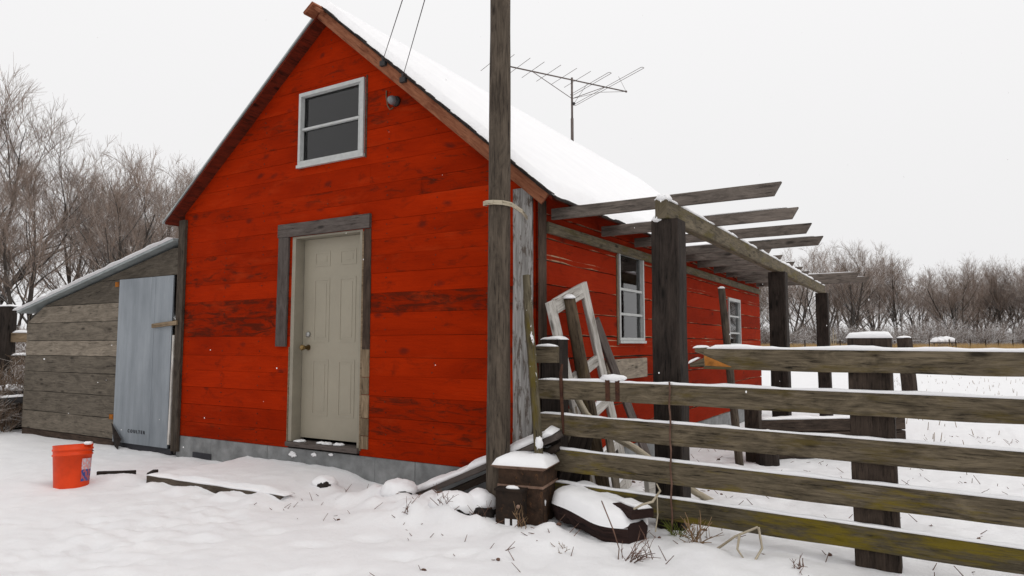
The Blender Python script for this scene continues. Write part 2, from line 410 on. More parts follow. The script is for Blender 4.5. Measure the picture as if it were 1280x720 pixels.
# ------------------------------------------------------------------ the setting: snow ground
foot = []
rf = random.Random(3)
for k in range(9): foot.append((-2.9+k*.36+rf.uniform(-.09, .09), -2.25+.11*k+(.1 if k % 2 else -.1)+rf.uniform(-.06, .06), .3+rf.uniform(-.4, .4)))
for k in range(7): foot.append((-1.0+k*.20, -3.2+k*.33+(.09 if k % 2 else -.09), 1.0))
def sstep(a, b, x):
    t = max(0, min(1, (x-a)/(b-a))); return t*t*(3-2*t)
def ground_z(x, y):
    r = math.hypot(x-.5, y-1)
    near = 1-sstep(14, 30, r)
    z = .022*fbm(x, y, .55, 3)*near + .016*fbm(x, y, 2.1, 5, 5)*near
    if near > 0:
        # tufty snow over rough grass near and beyond the fence
        rough = sstep(-.8, .2, x)*sstep(-2.6, -1.0, y)
        z += rough*near*(.030*max(0, fbm(x, y, 3.2, 4, 11))+.016*fbm(x, y, 8, 3, 17))
        # low step in front of the door
        step = sstep(-3.5, -3.38, x)*(1-sstep(-2.2, -1.55, x))*sstep(-1.10+.09*(x+3.3), -1.02+.09*(x+3.3), y)*(1-sstep(.05, .1, y))
        z += .085*step
        # drift against the walls
        if -8.4 < x < .2 and y < .1: z += .022*math.exp(-((y+.02)/.28)**2)*(.6+.8*fbm(x, y, 1.6, 2, 3))
        # lumps of snow between the door and the stove
        for (lx, ly, rr, hh) in ((-1.15, -.52, .20, .13), (-.88, -.50, .17, .10), (-.62, -.74, .24, .10), (-.42, -.55, .18, .12), (-.22, -.86, .20, .09), (-1.5, -.62, .17, .05),
                                 (-.75, -1.0, .3, .06), (.35, -.95, .25, .05), (.62, -.85, .2, .06), (-1.75, -.48, .13, .05), (-.1, -.55, .15, .07), (1.45, -.62, .2, .05), (1.9, -.55, .25, .04),
                                 (-.98, -.78, .13, .07), (-.50, -.86, .12, .08), (-.30, -.78, .10, .07), (-.62, -.48, .12, .09), (-.82, -.66, .09, .05), (.0, -.80, .12, .06), (.48, -.72, .12, .06), (-1.32, -.70, .10, .05), (1.3, .7, .35, .06), (2.2, 1.3, .4, .05), (1.6, 2.0, .4, .06), (2.7, .6, .35, .05), (-4.0, -1.0, .3, .04), (-3.7, -1.12, .2, .05), (-3.2, -1.15, .13, .055), (-2.8, -1.12, .2, .04), (-2.3, -1.08, .16, .06), (-1.95, -1.03, .2, .065)):
            q = ((x-lx)**2+(y-ly)**2)/rr**2
            if q < 5: z += hh*math.exp(-q*1.3)*(1+.35*fbm(x, y, 9, 2, 8))
        tr_ = math.exp(-((x+2.2+.45*(y+1.2))/.75)**2)*(1-sstep(-1.15, -.9, y))        # trodden path to the door
        z += tr_*(.062*fbm(x, y, 4.2, 4, 21)+.032*fbm(x, y, 11, 2, 23)) + near*(.016*fbm(x, y, 6.5, 3, 25) + .014*max(0, fbm(x, y, 1.7, 2, 31))*fbm(x, y, 13, 2, 33))
        for (fx, fy, an) in foot:
            dx, dy = x-fx, y-fy; c, s_ = math.cos(an), math.sin(an); u = (dx*c+dy*s_)/.12; v = (-dx*s_+dy*c)/.06; q = u*u+v*v
            if q < 4: w = .6+.9*fbm(x, y, 9, 3, fx); z -= .030*w*math.exp(-q*q*.9); z += .010*max(0, fbm(x, y, 14, 3, fy+3)+.25)*math.exp(-(q-1.6)**2*2)
    z += .45*sstep(25, 55, r)+.3*sstep(60, 160, r)*fbm(x, y, .012, 2, 2)
    return z
def axis(lo, hi, st, far):
    a = []; x = lo
    while x < hi: a.append(x); x += st
    g = st
    while x < far: a.append(x); g *= 1.16; x += g
    a.append(far); x = lo; g = st; b = []
    while x > -far: g *= 1.16; x -= g; b.append(x)
    return sorted(b)+a
xs = axis(-5.6, 4.0, .032, 280); ys = axis(-3.9, 2.6, .032, 280)
gm = MB(); NX = len(xs)
gm.v = [(x, y, ground_z(x, y)) for y in ys for x in xs]
for j in range(len(ys)-1):
    for i in range(NX-1):
        a = j*NX+i; gm.face([a, a+1, a+NX+1, a+NX])
tag(gm.build('snow_ground', 'gsnow', smooth=True), kind='structure')

# ------------------------------------------------------------------ the red house
CX, APEX, SR, SL = -2.305, 4.50, .85, .77
W, LEN = -4.61, 8.25
Rz = lambda z: min(0.0, CX+(APEX-z)/SR-.006)
Lz = lambda z: max(W, CX-(APEX-z)/SL+.006)

def rows_between(z0, z1, lo, hi, rnd):
    r = [z0]
    while r[-1] < z1-lo*.6: r.append(min(z1, r[-1]+rnd.uniform(lo, hi)))
    r[-1] = z1; return r
def plank_wall(mb, P, L, Rr, rows, holes, d0, d1, wav, gap, rnd, joints=.4, dark=(), tones=None, edge=None):
    gap0 = gap
    for ri in range(len(rows)-1):
        z0, z1 = rows[ri], rows[ri+1]; gap = gap0*rnd.uniform(.3, 1.9)
        cuts = sorted({z0, z1, *[h[k] for h in holes for k in (2, 3) if z0+.004 < h[k] < z1-.004]})
        rowtone = rnd.random()*.6+.3; ru, rv = rnd.random()*50, rnd.random()*50; sd = rnd.random()*90; jt = rnd.uniform(.15, .85) if rnd.random() < joints else None
        rowd = rnd.uniform(0, .004)
        if tones: rowtone = tones(z0, z1, rowtone)
        for ci in range(len(cuts)-1):
            a, b = cuts[ci], cuts[ci+1]; mid = (a+b)/2
            segs = [(L(a), Rr(a), L(b), Rr(b))]
            for h in holes:
                if h[2] < mid < h[3]:
                    ns = []
                    for (l0, r0, l1, r1) in segs:
                        if h[0] > l0 and h[0] < r0: ns.append((l0, h[0], l1, h[0]))
                        if h[1] < r0 and h[1] > l0: ns.append((h[1], r0, h[1], r1))
                        if h[1] <= l0 or h[0] >= r0: ns.append((l0, r0, l1, r1))
                    segs = ns
            if jt is not None and len(segs) == 1 and len(cuts) == 2:
                l0, r0, l1, r1 = segs[0]; x = l0+(r0-l0)*jt
                if l1+.1 < x < r1-.1: segs = [(l0, x-.0015, l1, x-.0015), (x+.0015, r0, x+.0015, r1)]
            for si, (l0, r0, l1, r1) in enumerate(segs):
                if r0-l0 < .004: continue
                tone = min(1, max(0, rowtone+(rnd.uniform(-.15, .15) if si else 0)))
                for (xa, xb, zt, k) in dark:
                    if xa < (l0+r0)/2 < xb and z0 < zt < z1: tone = k
                n = max(1, int((r0-l0)/.18)); f0 = len(mb.v); dd = d1+rowd+(rnd.uniform(0, .002) if si else 0)
                for k in range(n+1):
                    t = k/n; xb = l0+(r0-l0)*t; xt = l1+(r1-l1)*t
                    wb = (gap/2+max(0, noise.noise((xb*3.1, sd, 0))+.25)*wav+max(0, noise.noise((xb*9, sd, 3)))*wav*.7) if ci == 0 else 0
                    wt = (gap/2+max(0, noise.noise((xt*2.3, sd, 7)))*wav*.5) if ci == len(cuts)-2 else 0
                    zb, zt_ = min(a+wb, b-.002), max(b-wt, a+.002)
                    if zb > zt_: zb = zt_ = mid
                    sw_ = min((zt_-zb)*.4, max(.0008, .003+.022*(noise.noise((xb*2.7, sd, 14))-.05)+.008*noise.noise((xb*11, sd, 17)))) if edge else 0
                    mb.v += [P(xb, zb, d0), P(xb, zb, dd)]+([P(xb, zb+sw_, dd)] if edge else [])+[P(xt, zt_, dd), P(xt, zt_, d0)]
                for k in range(n):
                    K = 5 if edge else 4; i = f0+K*k; u0 = ru+l0+(r0-l0)*k/n; u1 = ru+l0+(r0-l0)*(k+1)/n
                    for q, (va, vb) in enumerate(((-.03, 0), (0, .01), (.01, b-a), (b-a, b-a+.03)) if edge else ((-.03, 0), (0, b-a), (b-a, b-a+.03))):
                        mb.face([i+q, i+K+q, i+K+1+q, i+1+q], [(u0, rv+a-z0+va), (u1, rv+a-z0+va), (u1, rv+a-z0+vb), (u0, rv+a-z0+vb)], edge if edge and q != 2 else tone)
                for i in (f0, f0+(5 if edge else 4)*n): mb.face([i, i+1, i+2, i+3] if not edge else [i, i+1, i+3, i+4], [(ru, rv), (ru+.02, rv), (ru+.02, rv+b-a), (ru, rv+b-a)], tone)
PF = lambda u, z, d: (u, -d, z)
PR = lambda u, z, d: (d, u, z)
PL = lambda u, z, d: (W-d, u, z)
PB = lambda u, z, d: (u, LEN+d, z)
FH = [(-2.80, -1.845, .235, 2.325), (-2.72, -1.86, 3.05, 3.78)]
SH = [(1.59, 2.28, 1.28, 2.20), (5.94, 6.69, 1.225, 1.965)]

house = thing('red_house', 'red plank gabled outbuilding with beige door and snowy roof', 'house', loc=(CX, LEN/2, 0))
rnd = random.Random(21)
front = MB()
frows = rows_between(.235, 4.49, .150, .215, rnd)
plank_wall(front, PF, Lz, Rz, frows, FH, 0, .024, .0022, .0014, rnd, .5,
           dark=((-1.8, 0, 1.60, .02), (-4.6, -2.9, 1.52, .05), (-4.6, -2.9, 1.68, .1), (-1.8, 0, .62, .2), (-1.8, 0, .5, .25), (-4.6, -2.9, 2.0, .28)))
for zr in range(len(frows)-1):
    for xn in (-4.45, -3.85, -3.25, -1.55, -1.0, -.45, -.28, -2.3):
        for zq in (.25, .75):
            zn = frows[zr]+(frows[zr+1]-frows[zr])*zq; xx = xn+rnd.uniform(-.02, .02)
            if Lz(zn)+.05 < xx < Rz(zn)-.05 and not any(h[0]-.1 < xx < h[1]+.1 and h[2] < zn < h[3] for h in FH) and rnd.random() < .7:
                front.box((xx-.0045, -.0305, zn-.0045), (xx+.0045, -.022, zn+.0045), mi=1)
wf = part(front, 'front_wall', ('red', 'strap'), house)
side = MB()
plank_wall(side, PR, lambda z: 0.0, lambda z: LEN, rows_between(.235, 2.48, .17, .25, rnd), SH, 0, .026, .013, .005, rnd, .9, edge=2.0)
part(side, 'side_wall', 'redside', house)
oth = MB()
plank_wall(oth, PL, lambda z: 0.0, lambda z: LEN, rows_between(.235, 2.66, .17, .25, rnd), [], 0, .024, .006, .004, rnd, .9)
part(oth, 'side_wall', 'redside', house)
bk = MB()
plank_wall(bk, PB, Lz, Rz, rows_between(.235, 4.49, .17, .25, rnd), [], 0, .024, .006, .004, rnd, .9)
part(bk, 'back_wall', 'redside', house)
inn = MB()          # the sheathing behind the planks
one = lambda a, b, n: [a+(b-a)*k/n for k in range(n+1)]
Rzi = lambda z: min(-.09, Rz(z)-.03); Lzi = lambda z: max(W+.09, Lz(z)+.03)
plank_wall(inn, PF, Lzi, Rzi, one(.02, 4.42, 14), FH, -.08, -.004, 0, 0, rnd, 0)
plank_wall(inn, PB, Lzi, Rzi, one(.02, 4.42, 14), [], -.08, -.004, 0, 0, rnd, 0)
plank_wall(inn, PR, lambda z: 0.003, lambda z: LEN-.003, one(.02, 2.46, 6), SH, -.08, -.004, 0, 0, rnd, 0)
plank_wall(inn, PL, lambda z: 0.003, lambda z: LEN-.003, one(.02, 2.62, 6), [], -.08, -.004, 0, 0, rnd, 0)
inn.box((W+.1, .1, -.02), (-.1, LEN-.1, .2))
part(inn, 'inner_wall', 'inter', house)
# foundation (separate blocks of concrete)
fo = MB()
for (a, b) in ((W, -4.0), (-3.996, -3.1), (-3.096, -1.66), (-1.655, -1.2), (-1.196, .0)):
    fo.box((a, -.018-rnd.uniform(0, .006), -.12), (b, .0, .232))
fo.box((-.02, .002, -.12), (.016, LEN, .232)); fo.box((W-.016, .002, -.12), (W+.02, LEN, .232)); fo.box((W, LEN, -.12), (0, LEN+.016, .232))
fnd = part(fo, 'foundation', 'conc', house)
vent = MB(); vent.box((-4.30, -.030, .015), (-3.98, -.0265, .075)); part(vent, 'vent_opening', 'ink', fnd)

# roof
def slope_pt(x, right, off):       # off measured straight up
    return APEX-(x-CX)*SR+off if right else APEX-(CX-x)*SL+off
XE_R, XE_L, Y0, Y1 = .225, -4.76, -.17, LEN+.22
rf_ = MB()
for right, xe in ((True, XE_R), (False, XE_L)):
    a = [(CX, Y0, APEX), (xe, Y0, slope_pt(xe, right, 0)), (xe, Y1, slope_pt(xe, right, 0)), (CX, Y1, APEX)]
    rf_.hexa(a+[(p[0], p[1], p[2]+.028) for p in a])
roof = part(rf_, 'roof', 'soffit', house)
mt = MB()            # metal edge of the left slope
a = [(CX-.02, Y0-.015, APEX+.015), (XE_L-.03, Y0-.015, slope_pt(XE_L-.03, False, .03)), (XE_L-.03, Y1, slope_pt(XE_L-.03, False, .03)), (CX-.02, Y1, APEX+.015)]
mt.hexa(a+[(p[0], p[1], p[2]+.022) for p in a]); part(mt, 'metal_sheet', 'roofm', roof)
sh = MB()            # ragged shingle edge of the right slope
rs = random.Random(5)
nsh = 46
for k in range(nsh):
    x0 = CX+.06+(XE_R-CX-.06)*k/nsh; x1 = CX+.06+(XE_R-CX-.06)*(k+1)/nsh+.004
    e = Y0-.035-rs.uniform(0, .022); t = .012+rs.uniform(0, .016)
    b = slope_pt(x0, True, .029+rs.uniform(0, .003)); c = slope_pt(x1, True, .029+rs.uniform(0, .003))
    P = [(x0, e, b), (x1, e, c), (x1, Y0+.25, c), (x0, Y0+.25, b)]
    sh.hexa(P+[(p[0], p[1], p[2]+t) for p in P])
for k in range(60):
    y0 = Y0+(Y1-Y0)*k/60; y1 = Y0+(Y1-Y0)*(k+1)/60+.003; e = XE_R+.02+rs.uniform(0, .03)
    zb = slope_pt(e, True, .03); zt = slope_pt(XE_R-.2, True, .03)
    P = [(XE_R-.2, y0, zt), (e, y0, zb), (e, y1, zb), (XE_R-.2, y1, zt)]; sh.hexa(P+[(p[0], p[1], p[2]+.015+rs.uniform(0, .006)) for p in P])
part(sh, 'shingles', 'shingle', roof)
bb = MB(); bb.board((CX-.01, Y0-.012, APEX-.035), (XE_R-.05, Y0-.012, slope_pt(XE_R-.05, True, -.035)), .022, .10, up=(0, -1, 0) if False else (0, 0, 1), j=.004)
part(bb, 'barge_board', 'barge', roof)
rc = MB(); rc.board((CX-.06, Y0-.12, APEX-.005), (CX-.06, Y1, APEX+.0), .15, .035, up=(-.55, 0, .85), tone=.7); rc.board((CX+.02, Y0-.09, APEX-.02), (CX+.02, Y1, APEX-.01), .13, .03, up=(.62, 0, .78), tone=.4); part(rc, 'ridge_board', 'barge', roof)
def roof_snow(right, xe, seed, thick=.085):
    m = MB(); nu, nv = 44, 120; G = []
    for i in range(nu+1):
        row = []
        for j in range(nv+1):
            u = i/nu; v = j/nv
            xx = CX+(xe-CX)*u; yy = (Y0-.02)+(Y1-Y0)*v
            if j == 0: yy += .015+.02*noise.noise((xx*7, seed, 1))
            if i == nu: xx += .035*noise.noise((yy*4, seed, 2))+.02*noise.noise((yy*13, seed, 2))
            edge = min(1, (v*(Y1-Y0))/.10, (1-u)*abs(xe-CX)/.10+.0); edge = math.sqrt(max(0, 1-(1-edge)**2))
            h = thick*edge*(1+.22*fbm(xx, yy, .9, 2, seed)+.06*fbm(xx, yy, 7, 2, seed))
            z = slope_pt(xx, right, .048+h)
            row.append(len(m.v)); m.v.append((xx, yy, z))
        G.append(row)
    for i in range(nu):
        for j in range(nv): m.face([G[i][j], G[i+1][j], G[i+1][j+1], G[i][j+1]])
    part(m, 'roof_snow', 'snow', roof, True)
roof_snow(True, XE_R+.02, 3); roof_snow(False, XE_L-.02, 8, .06)
# corner boards
cb = MB(); cb.board((-.105, -.042, .235), (-.105, -.042, 2.50), .175, .028, up=(0, -1, 0), j=.006, ch=.004); part(cb, 'corner_board', 'peel', house, label='white corner board with peeling paint')
cb = MB(); cb.board((.038, .02, .235), (.038, .02, 2.40), .02, .11, up=(0, 1, 0), j=.004); part(cb, 'corner_board', 'brown', house, label='dark brown corner board')
cb = MB(); cb.board((-4.60, -.045, .06), (-4.60, -.045, 2.66), .115, .04, up=(0, -1, 0), j=.005); part(cb, 'corner_board', 'pole', house)
lg = MB(); lg.board((.045, .09, 2.19), (.045, 8.22, 2.19), .035, .09, j=.003)
part(lg, 'ledger_board', 'beam', house)
# door
door = part(MB().box((-2.745, .085, .33), (-1.885, .125, 2.30)), 'door', 'door', house)
pn = MB()
for (x0, x1) in ((-2.60, -2.38), (-2.25, -2.03)):
    for (z0, z1) in ((2.02, 2.17), (1.27, 1.90), (.55, 1.10)):
        t = .022       # moulded rim and raised field
        for (a, b) in (((x0, z0), (x1, z0+t)), ((x0, z1-t), (x1, z1)), ((x0, z0+t), (x0+t, z1-t)), ((x1-t, z0+t), (x1, z1-t))):
            pn.box((a[0], .0815, a[1]), (b[0], .0848, b[1]))
        pn.box((x0+.045, .0825, z0+.045), (x1-.045, .0848, z1-.045))
part(pn, 'door_panel', 'door', door)
kb = MB(); kb.tube([(-2.66, .085, 1.215), (-2.66, .04, 1.215), (-2.66, .028, 1.215), (-2.66, .0, 1.215), (-2.66, -.018, 1.215)], [.03, .012, .022, .03, .016], 14); part(kb, 'door_knob', 'brass', door, True)
kb = MB(); kb.tube([(-2.66, .085, 1.345), (-2.66, .065, 1.345), (-2.66, .06, 1.345)], [.027, .025, .012], 14); part(kb, 'deadbolt', 'nickel', door, True)
jb = MB(); jb.box((-2.798, -.028, .30), (-2.75, .13, 2.322)); jb.box((-1.88, -.028, .30), (-1.847, .13, 2.322)); jb.box((-2.749, -.026, 2.303), (-1.881, .13, 2.322))
dfm = part(jb, 'door_frame', 'jamb', house)
sl = MB(); sl.box((-2.80, -.06, .255), (-1.845, .14, .298)); part(sl, 'sill', 'grey', dfm)
for (x, w_, s_) in ((-2.66, .12, 1), (-2.34, .20, 2), (-2.16, .12, 3)): part(MB().blob((x, .0+.01*s_, .300), (w_/2, .045, .018), .5, 6, 18, 8, s_, zmin=-.1), 'snow_dust', 'snow', dfm, True)
for (x, z_, k_) in ((-2.72, .205, 1.0), (-2.43, .225, .6), (-2.20, .245, .45)): part(MB().blob((x, -.027, z_-.03), (.042*k_+.012, .004, .026*k_), .6, 3, 22, 14, int(z_*100)), 'snow_dust', 'snow', dfm, True)
js = MB(); js.box((-2.812, -.034, .28), (-2.799, -.025, 1.22)); js.box((-1.846, -.036, .28), (-1.826, -.025, 2.30)); part(js, 'bare_edge', 'tan', dfm)
tr = MB(); tr.board((-2.99, -.043, 2.392), (-1.742, -.043, 2.392), .03, .135, j=.003, tone=.45); part(tr, 'door_header', 'grey', house)
tr = MB(); tr.board((-2.915, -.042, 1.225), (-2.905, -.042, 2.322), .028, .15, up=(1, 0, 0), j=.003, tone=.25); part(tr, 'door_trim', 'grey', house)
tr = MB()
for (z0, z1, tn) in ((1.20, 2.32, .05),): tr.board((-1.782, -.030, z0), (-1.782, -.030, z1), .012, .088, up=(1, 0, 0), tone=tn)
part(tr, 'door_trim', 'brown', house)
tr = MB()
for (z0, z1, tn) in ((.95, 1.20, .6), (.79, .945, .3), (.58, .785, .95), (.42, .575, .2), (.30, .415, .7)): tr.board((-1.782, -.030, z0), (-1.782, -.030, z1), .012, .088, up=(1, 0, 0), tone=tn)
part(tr, 'door_trim', 'tan', house, label='patched strip of bare tan plywood')
# gable window
gw = MB(); x0, x1, z0, z1 = -2.735, -1.85, 3.045, 3.785
for (a, b) in (((x0, z0), (x1, z0+.036)), ((x0, z1-.036), (x1, z1)), ((x0, z0+.037), (x0+.030, z1-.037)), ((x1-.045, z0+.037), (x1, z1-.037))):
    gw.box((a[0], -.05, a[1]), (b[0], .03, b[1]))
gw.box((x0-.012, -.058, z0-.03), (x1+.012, -.02, z0-.001))
gw.box((x0+.031, -.03, 3.402), (x1-.046, .015, 3.424))
gw.box((x1-.075, -.036, z0+.037), (x1-.060, .012, 3.401)); gw.box((x1-.075, -.036, 3.425), (x1-.060, .012, z1-.037))
win = part(gw, 'window', 'white', house, label='gable window above the door')
gp = MB(); gp.box((x0+.031, .0, z0+.037), (x1-.046, .004, 3.401)); gp.box((x0+.031, .001, 3.425), (x1-.046, .005, z1-.037)); part(gp, 'pane', 'gglass', win); cu_ = MB(); cu_.box((-2.34, .02, 3.08), (-2.23, .03, 3.75)); part(cu_, 'pale_panel', 'shed', win); part(MB().box((x1+.014, -.032, z0-.04), (x1+.03, -.02, z1+.02)), 'window_trim', 'brown', win)  # the strip inside is the edge of a curtain
# side windows
for (y0, y1, z0, z1, mids, lab) in ((1.592, 2.278, 1.285, 2.195, (1.80, 1.55), 'tall side window near the front corner'), (5.945, 6.685, 1.23, 1.96, (1.68, 1.42), 'far side window')):
    sw = MB(); f = .028
    for (a, b) in (((y0, z0), (y1, z0+f)), ((y0, z1-f*1.6), (y1, z1)), ((y0, z0+f+.001), (y0+f, z1-f*1.6-.001)), ((y1-f, z0+f+.001), (y1, z1-f*1.6-.001))):
        sw.box((-.03, a[0], a[1]), (.05, b[0], b[1]))
    for mz in mids: sw.box((-.012, y0+f+.001, mz-.012), (.034, y1-f-.001, mz+.012))
    sw.box((.0255, y0-.02, z0-.028), (.06, y1+.02, z0-.002))
    w_ = part(sw, 'window', 'white', house, label=lab)
    edges = [z0+f]+sorted(mids)+[z1-f*1.6]
    gp = MB()
    for k in range(3): gp.box((.006+.0005*k, y0+f, edges[k]+.012*(k > 0)), (.010+.0005*k, y1-f, edges[k+1]-.012*(k < 2))); 
    part(gp, 'pane', 'glass', w_)
    cu_ = MB(); ya = y0+.24 if y0 < 3 else y0+.05
    cu_.box((-.012, ya, z0+.03), (-.006, y1-.03, z0+.54)); part(cu_, 'pale_panel', 'panelwhite', w_)  # white panel added behind the glass, stands in for a pale reflection
tt = MB(); tt.board((.032, 1.568, 1.24), (.032, 1.568, 2.13), .014, .035, up=(0, 1, 0)); part(tt, 'window_trim', 'tan', house)
adopt(house)

# small fitting on the gable
lf = thing('outdoor_light', 'small grey round lamp fitting with a loose wire on the red gable', 'lamp', loc=(-1.46, -.03, 3.476))
part(MB().tube([(-1.46, -.028, 3.476), (-1.46, -.055, 3.476)], [.05, .045], 14), 'base_plate', 'wire', lf, True)
part(MB().blob((-1.463, -.085, 3.472), (.042, .05, .042), .02, 2, 14, 10), 'globe', 'bulb', lf, True)
part(MB().tube([(-1.58, -.033, 3.60), (-1.575, -.037, 3.53), (-1.56, -.035, 3.45), (-1.53, -.036, 3.41), (-1.49, -.036, 3.42)], .006, 6), 'loose_wire', 'tan', lf); adopt(lf)

# service wires with their brackets
for i, (a, b, lb) in enumerate((((-1.464, -.215, 3.80), (3.2, -4.95, 2.20+.35), 'thin black overhead wire tied to the roof edge, nearer the peak'), ((-1.228, -.215, 3.60), (3.2, -4.87, 2.5+.2), 'thin black overhead wire tied to the roof edge, lower of the two'))):
    A = Vector(a); 
    T = [Vector((.110, -1.796, 3.243)), Vector((.221, -1.729, 3.243))][i]
    B = A+(T-A)*6
    w_ = thing('overhead_wire', lb, 'wire', 'overhead wires at the gable', loc=A)
    part(MB().tube([A+(B-A)*k/12 for k in range(13)], .0030, 5), 'cable', 'wire', w_)
    part(MB().box((A.x-.03, A.y-.012, A.z-.05), (A.x+.03, A.y+.03, A.z-.005)).tube([A+Vector((0, 0, -.03)), A+Vector((0, -.002, .03))], .012, 8), 'bracket', 'wire', w_); adopt(w_)

# ------------------------------------------------------------------ lean-to shed
shed = thing('lean_to_shed', 'grey board lean-to shed with sheet metal door beside the red house', 'shed', loc=(-6.4, 1.8, 0))
SX0, SX1, SD = -8.16, -4.665, 3.6
SZ = lambda x: 1.70+(x-SX0)*(2.42-1.70)/(SX1-SX0)
Lsh = lambda z: max(SX0, SX0+(z+.03-1.70)*(SX1-SX0)/.72)
sw = MB(); rs = random.Random(12)
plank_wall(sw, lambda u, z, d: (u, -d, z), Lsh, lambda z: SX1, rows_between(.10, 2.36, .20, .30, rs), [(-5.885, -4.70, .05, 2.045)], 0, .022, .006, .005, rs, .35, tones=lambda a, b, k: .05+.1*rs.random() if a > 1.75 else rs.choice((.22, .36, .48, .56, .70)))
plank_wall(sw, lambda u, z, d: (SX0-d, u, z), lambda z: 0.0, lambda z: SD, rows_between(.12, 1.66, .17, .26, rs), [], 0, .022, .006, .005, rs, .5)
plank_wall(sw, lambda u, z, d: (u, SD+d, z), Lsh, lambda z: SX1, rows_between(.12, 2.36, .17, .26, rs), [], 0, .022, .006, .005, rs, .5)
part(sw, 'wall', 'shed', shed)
part(MB().board((SX0, -.0, .04), (-5.885, -.0, .03), .03, .12, tone=.1).box((SX0-.012, .045, -.1), (SX0+.03, SD, .10)), 'base', 'brown', shed)
bk = MB(); plank_wall(bk, lambda u, z, d: (u, -d, z), lambda z: max(SX0+.02, Lsh(z)+.03), lambda z: SX1, one(.02, 2.34, 10), [(-5.88, -4.70, .0, 2.045)], -.04, -.004, 0, 0, rs, 0); part(bk, 'inner_wall', 'inter', shed)
rm = MB(); P = [(SX0-.10, -.12, SZ(SX0-.10)), (SX1, -.12, SZ(SX1)), (SX1, SD+.15, SZ(SX1)), (SX0-.10, SD+.15, SZ(SX0-.10))]
rm.hexa(P+[(p[0], p[1], p[2]+.032) for p in P]); sr = part(rm, 'roof', 'roofm', shed)
sn = MB()
for k in range(18): 
    y = -.06+k*.21; sn.snow((SX0-.08, y, SZ(SX0-.08)+.033), (SX1, y, SZ(SX1)+.033), .24, .016, seed=k)
part(sn, 'roof_snow', 'snow', sr, True)
dr = MB()
dr.box((-5.87, -.035, .075), (-4.765, -.018, 2.04))
dr.box((-5.12, -.0365, .09), (-5.11, -.0352, 2.035))
dr2 = part(dr, 'door', 'galv', shed)
fl = MB(); fl.quad([(-5.895, -.045, .30), (-5.66, -.065, .12), (-5.55, -.14, .02), (-5.72, -.09, .05)]); fl.quad([(-5.88, -.048, .30), (-5.73, -.093, .045), (-5.56, -.143, .015), (-5.62, -.068, .12)]); part(fl, 'bent_corner', 'shingle', dr2)
part(MB().box((-5.84, -.015, -.05), (-4.72, .05, .07)), 'gap_shade', 'ink', shed)  # black strip in the gap under the door; its shade is painted
cu = bpy.data.curves.new('door_lettering', 'FONT'); cu.body = 'COULTER'; cu.size = .052; cu.extrude = .001; cu.offset = .0015; cu.space_character = 1.75
to = bpy.data.objects.new('tmp_text', cu); col.objects.link(to); bpy.context.view_layer.update()
tm = bpy.data.meshes.new_from_object(to.evaluated_get(bpy.context.evaluated_depsgraph_get())); bpy.data.objects.remove(to)
tm.materials.clear(); tm.materials.append(M['ink']); tl = bpy.data.objects.new('door_lettering', tm); col.objects.link(tl)
tl.location = (-5.55, -.0390, .205); tl.rotation_euler = (R(90), 0, 0); tl.parent = dr2
lt = MB(); lt.board((-5.11, -.055, 1.46), (-4.60, -.075, 1.49), .02, .05, tone=.9); part(lt, 'latch', 'tan', shed)
jb = MB(); jb.board((-4.735, -.03, .12), (-4.715, -.03, 1.35), .03, .035, up=(1, 0, 0)); part(jb, 'door_jamb', 'oldwhite', shed)
jb = MB(); jb.board((-4.695, -.012, 0.1), (-4.695, -.012, 2.05), .02, .055, up=(1, 0, 0)); part(jb, 'door_jamb', 'brown', shed)
for z in (1.955, .335): part(MB().box((-5.97, -.034, z), (-5.885, -.023, z+.06)), 'hinge', 'orangep', shed)
adopt(shed)

# ------------------------------------------------------------------ tall wooden pole and its strap
pole = thing('wooden_pole', 'tall weathered round pole in front of the red house corner', 'pole', loc=(-.10, -.42, 0))
part(MB().tube([(-.10+.0015*k, -.42, -.2+k*.35) for k in range(20)], [.088-.0008*k for k in range(20)], 18, wob=.06), 'shaft', 'pole', pole, True)
st = MB(); z = 2.30
pts = [(-.215, -.40, z+.02), (-.20, -.47, z+.01), (-.15, -.515, z+.004), (-.08, -.522, z), (-.02, -.49, z-.004), (.02, -.42, z-.012), (.01, -.25, z-.035), (-.04, -.085, z-.055)]
for a, b in zip(pts, pts[1:]): st.board(a, b, .008, .034, j=.001, ch=.002, tone=.6, step=.1)
part(st, 'strap', 'bark', pole, label='pale wooden strap tying the pole to the corner'); adopt(pole)

# ------------------------------------------------------------------ pergola
pg = thing('pergola', 'weathered grey timber pergola along the right wall of the red house', 'pergola', loc=(1.08, 4.1, 0))
for (y, zt) in ((-.02, 2.125), (4.12, 2.125), (8.18, 2.125)):
    m = MB(); m.board((1.085, y, -.15), (1.085, y, zt), .195, .20, up=(0, 1, 0), j=.008, ch=.012, step=.15, tone=.45); part(m, 'post', 'dark', pg)
bm = MB(); bm.board((1.075, -.145, 2.195), (1.075, 8.32, 2.195), .085, .14, j=.005, ch=.008, tone=.6); beam = part(bm, 'beam', 'beam', pg)
bs = MB()
ry = [.14, 1.14, 1.98, 2.86, 3.5, 4.25, 5.05, 5.75, 6.45, 7.0, 7.85]
prev = -.15
for y in ry+[8.32]:
    if y-.06-prev > .1: bs.snow((1.075, prev+.01, 2.264), (1.075, y-.04, 2.264), .095, .035, taper=.06)
    prev = y+.05
bs.blob((1.08, -.10, 2.275), (.055, .07, .03), .3, 4, 14, 8, 2); part(bs, 'snow_cap', 'snow', beam, True)
ps = MB(); ps.blob((1.035, -.10, 2.13), (.04, .045, .025), .3, 4, 14, 8, 4); part(ps, 'snow_cap', 'snow', pg, True)
rr = random.Random(9)
